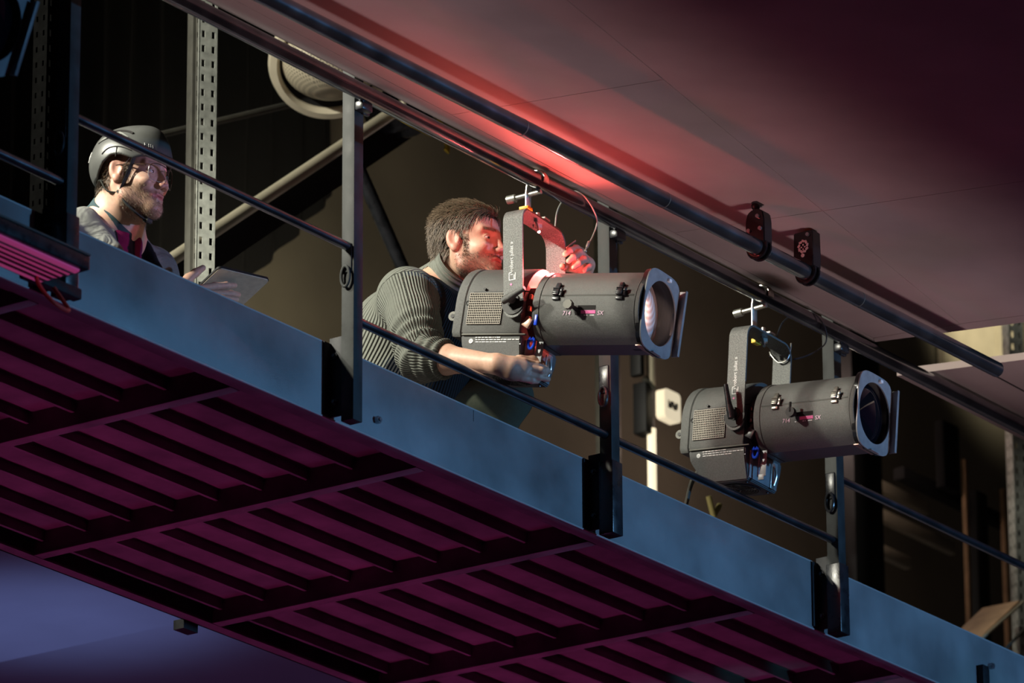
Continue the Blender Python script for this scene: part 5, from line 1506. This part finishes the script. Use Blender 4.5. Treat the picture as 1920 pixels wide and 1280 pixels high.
    for a, dr in ((A_(0.98, 0.34, 7.05), A_(0.05, -0.9, 0)), (A_(1.13, 0.74, 7.055), A_(0, 0.2, 0))):
        Q = Blob(); dr = dr / np.linalg.norm(dr)
        Q.rc(a + dr * -0.04, a + dr * 0.10 + A_(0, 0, -0.008), 0.034, 0.030, 0.02); Q.rc(a, a + A_(0, 0, 0.05), 0.04, 0.042, 0.02)
        Q.pl(a + A_(0, 0, -0.036), (0, 0, 1.0), a - 0.2, a + 0.2)
        V4, F4 = Q.mesh(0.005); mesh_obj('shoe', V4, F4, M['cloth'], root, org, None, np.tile(A_(0.02, 0.02, 0.02), (len(V4), 1)))

# ---------------------------------------------------------------- the person with the helmet
def man_helmet():
    org = (-0.42, 0.75, 7.016)
    root = thing('person', 'bearded man in dark helmet and glasses and grey jacket looking up from a tablet', 'person', org)
    s = 1.0
    R = head_axes((0.14, -0.965, -0.09), R_(0))
    ear = A_(-0.505, 0.5, 7.688)
    O = ear - R @ (A_(-0.010, -0.078, -0.004) * s)
    N = A_(-0.40, 0.595, 7.565)
    ShR, ElR, WrR = A_(-0.60, 0.63, 7.46), A_(-0.56, 0.55, 7.20), A_(-0.362, 0.455, 7.315)
    ShL, ElL, WrL = A_(-0.23, 0.585, 7.475), A_(-0.16, 0.52, 7.22), A_(-0.03, 0.52, 7.36)
    P = A_(-0.42, 0.86, 7.17)
    B = Blob(); W = add_head(B, O, R, s, -0.002)
    B.rc(W((-0.035, 0, -0.045)), N, 0.056, 0.060, 0.03)
    B.rc(N, A_(-0.41, 0.68, 7.40), 0.085, 0.12, 0.05); B.rc(A_(-0.41, 0.68, 7.40), P, 0.12, 0.12, 0.05)
    B.rc(N, ShR, 0.055, 0.05, 0.04); B.rc(N, ShL, 0.055, 0.05, 0.04)
    B.chain([ShR, ElR, WrR], [0.05, 0.042, 0.027], 0.02); B.chain([ShL, ElL, WrL], [0.05, 0.042, 0.027], 0.02)
    # right hand under the tablet, thumb on its edge
    B.rc(WrR, A_(-0.30, 0.428, 7.355), 0.027, 0.024, 0.02)
    B.el(A_(-0.262, 0.420, 7.376), (0.045, 0.038, 0.017), head_axes((0.85, -0.15, 0.35)), 0.016)
    B.chain([A_(-0.228, 0.420, 7.396), A_(-0.160, 0.415, 7.424), A_(-0.112, 0.412, 7.440), A_(-0.076, 0.410, 7.450)], [0.0125, 0.0112, 0.010, 0.0085], 0.006)
    B.chain([A_(-0.225, 0.400, 7.378), A_(-0.155, 0.392, 7.398), A_(-0.118, 0.388, 7.408), A_(-0.090, 0.386, 7.412)], [0.0125, 0.0112, 0.010, 0.0085], 0.005)
    B.chain([A_(-0.235, 0.382, 7.360), A_(-0.175, 0.372, 7.374), A_(-0.125, 0.365, 7.384)], [0.0118, 0.0105, 0.0085], 0.005)
    B.chain([A_(-0.250, 0.366, 7.345), A_(-0.200, 0.352, 7.354), A_(-0.165, 0.346, 7.360)], [0.0105, 0.0092, 0.0075], 0.005)
    B.chain([A_(-0.293, 0.430, 7.385), A_(-0.266, 0.426, 7.418), A_(-0.242, 0.420, 7.441), A_(-0.214, 0.416, 7.463)], [0.0165, 0.0135, 0.0115, 0.009], 0.008)
    # left hand carrying the far edge
    B.el(A_(0.005, 0.515, 7.395), (0.042, 0.036, 0.017), head_axes((0.5, -0.2, 0.7)), 0.016)
    for k in range(4):
        b0 = A_(0.018 + 0.004 * k, 0.485 + 0.020 * k, 7.418); B.chain([b0, b0 + A_(-0.02, -0.004, 0.022), b0 + A_(-0.048, -0.008, 0.020)], [0.011, 0.010, 0.008], 0.005)
    B.chain([A_(-0.005, 0.49, 7.40), A_(-0.022, 0.468, 7.418), A_(-0.036, 0.456, 7.428)], [0.014, 0.0115, 0.009], 0.006)
    V, Fc = B.mesh(0.0030)
    col, L = head_tint(V, O, R, s, (0.58, 0.36, 0.27), (0.48, 0.18, 0.17), (0.26, 0.17, 0.11), 0.5)
    body = mesh_obj('body', V, Fc, M['skin'], root, org, None, col)
    eyes(body, O, R, s, org, R @ A_(0.95, 0.05, 0.05))
    Nn = vnormals(V, Fc); x, y, z = L.T
    st = (np.abs(L).max(1) < 0.18) & (((z < -0.040) & (z > -0.128) & (x > 0.0)) | ((x > 0.0) & (x < 0.026) & (np.abs(y) > 0.048) & (z < 0.0) & (z > -0.07)))
    st &= ~((np.abs(z + 0.0695) < 0.0085) & (np.abs(y) < 0.027) & (x > 0.07)); st &= ~((np.abs(y) < 0.048) & (x > 0.040) & (z > -0.054))
    r2, i2 = sample(V, Fc, st, 2200, 18)
    dd = Nn[i2] * 0.7 + (R @ A_(0.2, 0, -0.8))[None]; dd /= np.linalg.norm(dd, axis=1, keepdims=True)
    strands('beard', r2, dd, M['beard_hair'], root, org, 0.0055, 0.00038, lambda p, q, t: q, 3, None, 0.32, 16)
    hm_ = (np.abs(L).max(1) < 0.18) & (((x < -0.03) & (z > -0.045) & (z < 0.03)) | ((np.abs(x - 0.012) < 0.018) & (np.abs(y) > 0.055) & (np.abs(y) < 0.074) & (z > -0.006) & (z < 0.04)))
    r3, i3 = sample(V, Fc, hm_, 1500, 19)
    dd = Nn[i3] * 0.4 + (R @ A_(-0.3, 0, -0.8))[None]; dd /= np.linalg.norm(dd, axis=1, keepdims=True)
    strands('hair', r3, dd, M['brown_hair'], root, org, 0.018, 0.0007, lambda p, q, t: q, 3, None, 0.2, 17)
    # ---- helmet
    H = Blob(); hs = 1.0
    Wh = lambda p: O + R @ (np.array(p, float) * s)
    c = A_(-0.012, 0, 0.034)
    H.el(Wh(c), A_(0.124, 0.101, 0.108) * s, R, 0.01)
    H.rc(Wh((-0.06, 0, 0.085)), Wh((0.040, 0, 0.094)), 0.045 * s, 0.045 * s, 0.04)
    H.el(Wh(c), A_(0.115, 0.093, 0.100) * s, R, 0.004, 'sub')
    def cut(Q):
        l = ((Q - O) @ R) / s
        xx = l[:, 0]
        zc = np.interp(xx, [-0.15, -0.115, -0.075, -0.045, -0.02, 0.01, 0.045, 0.08, 0.12, 0.15], [-0.030, -0.030, -0.020, 0.018, 0.034, 0.034, 0.022, 0.036, 0.040, 0.040])
        return (l[:, 2] - zc) * s
    lo, hi = O - 0.3, O + 0.3
    H.fn(lambda Q: cut(Q), lo, hi, 'sub', 0.004)
    V5, F5 = H.mesh(0.0030)
    hel = mesh_obj('helmet', V5, F5, M['helmet'], root, org)
    hel['label'] = 'dark grey rounded safety helmet'
    def on_h(az, elv, out=0.001):
        dv = A_(math.cos(R_(elv)) * math.cos(R_(az)), math.cos(R_(elv)) * math.sin(R_(az)), math.sin(R_(elv)))
        t = 1 / np.linalg.norm(dv / A_(0.124, 0.101, 0.108)); return Vector(Wh(c + dv * (t + out))) - Vector(org)
    for q in (-1, 1):
        bm = NB(); tube(bm, spline([on_h(q * a, e) for a, e in [(150, 30), (128, 44), (100, 50), (72, 46), (58, 38)]], 6), [0.001] + [0.0042] * 23 + [0.001], 8, flat=(1.0, 1.0)); obj('vent_line', bm, M['gap'], hel)
        bm = NB(); tube(bm, spline([on_h(q * a, e) for a, e in [(132, 25), (112, 33), (92, 34), (78, 29)]], 6), 0.002, 8); obj('vent_line', bm, M['gap'], hel)
        bm = NB(); 
        rows = [[on_h(q * (140 - 8 * i), 26 + 12 * math.sin(math.pi * i / 9) * f + 4 * f, 0.0016) for i in range(10)] for f in (0.45, 0.8, 1.15, 1.5)]
        vv = [[bm.verts.new(p) for p in r] for r in rows]
        for a, b in zip(vv[:-1], vv[1:]):
            for k in range(len(a) - 1): bm.faces.new((a[k], a[k + 1], b[k + 1], b[k]))
        bmesh.ops.solidify(bm, geom=bm.faces[:], thickness=0.003)
        obj('vent_cover', bm, M['helmet_light'], hel)
        bm = NB(); tube(bm, spline([on_h(q * a, e) for a, e in [(112, 3), (100, 12), (80, 13), (60, 6)]], 6), 0.0016, 8); obj('side_rib', bm, M['gap'], hel)
        bm = NB(); tube(bm, [on_h(q * 84, 12), on_h(q * 84, -4)], 0.0016, 8); obj('slot_line', bm, M['gap'], hel)
        bm = NB()
        for e0 in (2, 8): tube(bm, [on_h(q * 158, e0, 0.0012), on_h(q * 146, e0 + 5, 0.0012)], 0.0016, 6)
        obj('reflective_mark', bm, M['white'], hel)
        bm = NB()
        for i, (a0, e0, a1, e1) in enumerate([(40, 14, 40, 20), (40, 20, 37, 19), (37, 17, 40, 17), (34, 13, 34, 19), (31, 13, 31, 18), (28, 12, 28, 17)]):
            tube(bm, [on_h(q * a0, e0, 0.0006), on_h(q * a1, e1, 0.0006)], 0.0009, 6)
        obj('small_emblem', bm, M['helmet_mark'], hel)
    # chin straps
    bm = NB()
    loc = lambda p: Vector(Wh(p)) - Vector(org)
    for q in (-1, 1):
        j = (0.002, q * 0.066, -0.070)
        tube(bm, spline([loc((0.048, q * 0.082, 0.030)), loc((0.036, q * 0.077, 0.0)), loc((0.018, q * 0.073, -0.04)), loc(j)], 5), 0.0034, 8, flat=(2.0, 0.7))
        tube(bm, spline([loc((-0.06, q * 0.074, -0.03)), loc((-0.04, q * 0.066, -0.06)), loc(j)], 5), 0.0028, 8, flat=(1.9, 0.7))
        tube(bm, spline([loc(j), loc((0.022, q * 0.060, -0.100)), loc((0.048, q * 0.034, -0.126)), loc((0.056, 0, -0.132))], 6), 0.0046, 8, flat=(2.0, 0.8))
        tube(bm, [loc((-0.002, q * 0.070, -0.064)), loc((0.006, q * 0.068, -0.076))], 0.006, 8)
    tube(bm, spline([loc((-0.06, -0.074, -0.03)), loc((-0.108, 0, -0.045)), loc((-0.06, 0.074, -0.03))], 8), 0.004, 8, flat=(2.0, 0.8))
    tube(bm, [loc((0.060, -0.012, -0.134)), loc((0.062, 0.012, -0.134))], 0.009, 10)
    obj('chin_strap', bm, M['strap'], hel)
    # ---- glasses
    gm = NB()
    def lens_outline(q, n=28):
        out = []
        for k in range(n):
            a = 2 * math.pi * k / n
            u = 0.030 * math.copysign(abs(math.cos(a)) ** 0.7, math.cos(a)); v = 0.025 * math.copysign(abs(math.sin(a)) ** 0.7, math.sin(a))
            yy = 0.034 + u; xx = 0.112 - 0.55 * max(0, yy - 0.008) ** 1.25 * 3.2 * 0.5
            out.append(loc((xx - 0.10 * max(0, -v), q * yy, -0.008 + v)))
        return out
    for q in (-1, 1): tube(gm, lens_outline(q)[0:15], 0.0014, 6)
    tube(gm, spline([loc((0.111, -0.007, 0.006)), loc((0.114, 0, 0.008)), loc((0.111, 0.007, 0.006))], 4), 0.0014, 6)
    for q in (-1, 1): tube(gm, spline([loc((0.078, q * 0.064, 0.006)), loc((0.070, q * 0.072, 0.008)), loc((0.0, q * 0.079, 0.010)), loc((-0.022, q * 0.081, 0.004))], 6), 0.0016, 6)
    gl = obj('glasses', gm, M['frame_brown'], root)
    for q in (-1, 1):
        bm = NB(); bm.faces.new([bm.verts.new(p) for p in lens_outline(q)]); ln = obj('glass_lens', bm, M['thin_glass'], gl, smooth=False)
        bm = NB(); tube(bm, lens_outline(q)[14:] + lens_outline(q)[:1], 0.0007, 6); obj('lens_edge', bm, M['lens_edge'], gl)
    # ---- jacket
    J = Blob()
    J.rc(ShR + A_(0.02, 0, 0), ShL + A_(-0.02, 0, 0), 0.078, 0.074, 0.06)
    J.rc(N + A_(0, 0.04, -0.06), A_(-0.41, 0.70, 7.40), 0.12, 0.145, 0.06); J.rc(A_(-0.41, 0.70, 7.40), P, 0.145, 0.165, 0.05)
    J.rc(ShR, ElR, 0.074, 0.062, 0.03, fold=(0.006, 14, 0, (14, 20, 10))); J.rc(ElR, WrR - (WrR - ElR) * 0.15, 0.058, 0.044, 0.02, fold=(0.004, 16, 0, (20, 10, 10)))
    J.rc(ShL, ElL, 0.072, 0.06, 0.03); J.rc(ElL, WrL - (WrL - ElL) * 0.15, 0.058, 0.044, 0.02)
    # hood lying on the shoulders
    for a0, b0, r0 in [((-0.52, 0.60, 7.545), (-0.47, 0.70, 7.57), 0.045), ((-0.47, 0.70, 7.57), (-0.36, 0.71, 7.57), 0.05), ((-0.36, 0.71, 7.57), (-0.31, 0.60, 7.545), 0.045), ((-0.52, 0.60, 7.545), (-0.50, 0.52, 7.44), 0.040), ((-0.31, 0.60, 7.545), (-0.315, 0.52, 7.44), 0.036)]:
        J.rc(a0, b0, r0, r0, 0.02)
    nd = W((-0.03, 0, -0.06)) - N; nd = nd / np.linalg.norm(nd)
    J.rc(N - nd * 0.05, N + nd * 0.12, 0.084, 0.092, 0.012, 'sub')
    # open front
    J.rc(A_(-0.39, 0.50, 7.56), A_(-0.395, 0.44, 7.20), 0.075, 0.075, 0.012, 'sub')
    V6, F6 = J.mesh(0.0045)
    cj = np.tile(A_(0.17, 0.176, 0.17), (len(V6), 1))
    zl = np.linalg.norm((V6 - A_(-0.39, 0.50, 7.56))[:, :2] - (A_(-0.005, -0.06, -0.36)[None] * ((7.56 - V6[:, 2]) / 0.36)[:, None])[:, :2], axis=1)
    cj[(np.abs(zl - 0.081) < 0.006) & (V6[:, 1] < 0.62) & (V6[:, 2] < 7.56)] = A_(0.012, 0.012, 0.014)
    mesh_obj('jacket', V6, F6, M['fleece'], root, org, None, cj)
    # shirt: maroon front and dark teal collar
    Q = Blob(); Q.rc(N + A_(0, 0.015, -0.045), A_(-0.405, 0.66, 7.38), 0.098, 0.138, 0.05); Q.rc(A_(-0.405, 0.66, 7.38), P, 0.138, 0.14, 0.05)
    Q.rc(N - nd * 0.03, N + nd * 0.12, 0.064, 0.066, 0.01, 'sub')
    Q.rc(A_(-0.398, 0.50, 7.545), A_(-0.40, 0.508, 7.46), 0.026, 0.006, 0.01, 'sub')
    V7, F7 = Q.mesh(0.005)
    c7 = np.tile(A_(0.20, 0.012, 0.065), (len(V7), 1)); pk = np.abs(V7[:, 0] + 0.408) < 0.016; c7[pk & (V7[:, 1] < 0.6)] = A_(0.015, 0.018, 0.03)
    mesh_obj('shirt', V7, F7, M['cloth'], root, org, None, c7)
    bm = NB(); n = 40; rings = []
    fwd = A_(0.1, -0.98, 0.0); fwd -= nd * (fwd @ nd); fwd /= np.linalg.norm(fwd); sd = np.cross(nd, fwd)
    for hgt, r in [(-0.02, 0.095), (0.005, 0.081), (0.030, 0.0735), (0.034, 0.0705), (0.012, 0.0665), (-0.02, 0.066)]:
        ring = []
        for k in range(n):
            a = R_(26) + (2 * math.pi - R_(52)) * k / (n - 1)
            dip = 0.05 * max(0, math.cos(a)) ** 2
            ring.append(Vector(N + nd * (hgt + 0.034 - dip) + (fwd * math.cos(a) * 1.06 + sd * math.sin(a)) * (r + 0.012 * max(0, math.cos(a)))) - Vector(org))
        rings.append(ring)
    loft(bm, rings, False, False, closed=False)
    obj('shirt_collar', bm, M['teal'], root)
    # trousers and boots, kneeling on the deck behind the edge plate
    T = Blob()
    HR, HL = P + A_(-0.09, 0, -0.01), P + A_(0.09, 0, -0.01)
    KR, AR = A_(-0.56, 0.50, 7.10), A_(-0.53, 0.92, 7.08)
    KL, AL = A_(-0.30, 0.50, 7.10), A_(-0.32, 0.92, 7.08)
    T.rc(HR, HL, 0.115, 0.115, 0.05)
    for h_, k_, a_ in ((HR, KR, AR), (HL, KL, AL)):
        T.rc(h_, k_, 0.09, 0.07, 0.04); T.rc(k_, a_, 0.062, 0.045, 0.02)
    V8, F8 = T.mesh(0.006); mesh_obj('trousers', V8, F8, M['cloth'], root, org, None, np.tile(A_(0.03, 0.032, 0.04), (len(V8), 1)))
    for a in (AR, AL):
        Q = Blob(); Q.rc(a + A_(0, 0.0, -0.01), a + A_(0, 0.14, -0.025), 0.042, 0.03, 0.02); V4, F4 = Q.mesh(0.005)
        mesh_obj('boot', V4, F4, M['cloth'], root, org, None, np.tile(A_(0.02, 0.02, 0.02), (len(V4), 1)))

M['fleece'] = tint_mat('grey_marl_fleece', 0.95, 0, 0.6, 900, 0.1)
_nt = M['fleece'].node_tree
_ob = [n for n in _nt.nodes if n.type == 'BUMP'][0]; _tc = [n for n in _nt.nodes if n.type == 'TEX_COORD'][0]
_n3 = _nt.nodes.new('ShaderNodeTexNoise'); _n3.inputs['Scale'].default_value = 14; _n3.inputs['Detail'].default_value = 2; _n3.inputs['Distortion'].default_value = 1.2
_nt.links.new(_tc.outputs['Object'], _n3.inputs['Vector'])
_b3 = _nt.nodes.new('ShaderNodeBump'); _b3.inputs['Strength'].default_value = 0.9; _b3.inputs['Distance'].default_value = 0.02
_nt.links.new(_n3.outputs['Fac'], _b3.inputs['Height']); _nt.links.new(_ob.outputs['Normal'], _b3.inputs['Normal']); _nt.links.new(_b3.outputs['Normal'], _nt.nodes['Principled BSDF'].inputs['Normal'])
M['helmet'] = mat('helmet_shell', (0.075, 0.078, 0.075), 0.38, 0, 0.12, 20, 0.05, 300)
M['helmet_mark'] = mat('helmet_mark', (0.11, 0.115, 0.11), 0.4)
M['helmet_light'] = mat('helmet_vent_cover', (0.40, 0.41, 0.39), 0.4)
M['frame_brown'] = mat('brown_wire', (0.06, 0.03, 0.02), 0.35)
M['lens_edge'] = mat('clear_lens_edge', (0.45, 0.45, 0.42), 0.2)
M['strap'] = mat('strap_webbing', (0.03, 0.035, 0.032), 0.8, 0, 0.3, 300, 0.4, 600)
M['teal'] = mat('dark_teal_shirt', (0.025, 0.055, 0.065), 0.9)
man_sweater()
man_helmet()

# tablet held in the hand of the helmeted man
tb_ = thing('tablet', 'tablet with pale grey back held by the helmeted man', 'tablet', (-0.145, 0.41, 7.481))
e1 = Vector((0.958, -0.286, 0.016)); e2 = Vector((0.282, 0.919, -0.274)); e2 = (e2 - e1 * e2.dot(e1)).normalized(); e3 = e1.cross(e2)
mt = Matrix(((e1.x, e2.x, e3.x, 0), (e1.y, e2.y, e3.y, 0), (e1.z, e2.z, e3.z, 0), (0, 0, 0, 1)))
def rrect(w, h, r, n=5):
    return arc(w - r, h - r, r, 0, 90, n) + arc(r, h - r, r, 90, 180, n) + arc(r, r, r, 180, 270, n) + arc(w - r, r, r, 270, 360, n)
bm = NB(); prism(bm, rrect(0.175, 0.245, 0.012), lambda u, v, d: Vector((u, v, d)), 0.0, 0.003); obj('back_cover', bm, M['tab_back'] if 'tab_back' in M else mat('tablet_back_cover', (0.58, 0.52, 0.42), 0.85, 0, 0.1, 60, 0.3, 900), tb_, mt)
bm = NB(); prism(bm, [(u - 0.002, v - 0.002) for u, v in rrect(0.179, 0.249, 0.013)], lambda u, v, d: Vector((u, v, d)), 0.003, 0.009); obj('case', bm, M['black'], tb_, mt)
bm = NB(); prism(bm, [(u + 0.006, v + 0.006) for u, v in rrect(0.163, 0.233, 0.006)], lambda u, v, d: Vector((u, v, d)), 0.009, 0.0096); obj('screen', bm, M['gloss_black'], tb_, mt)
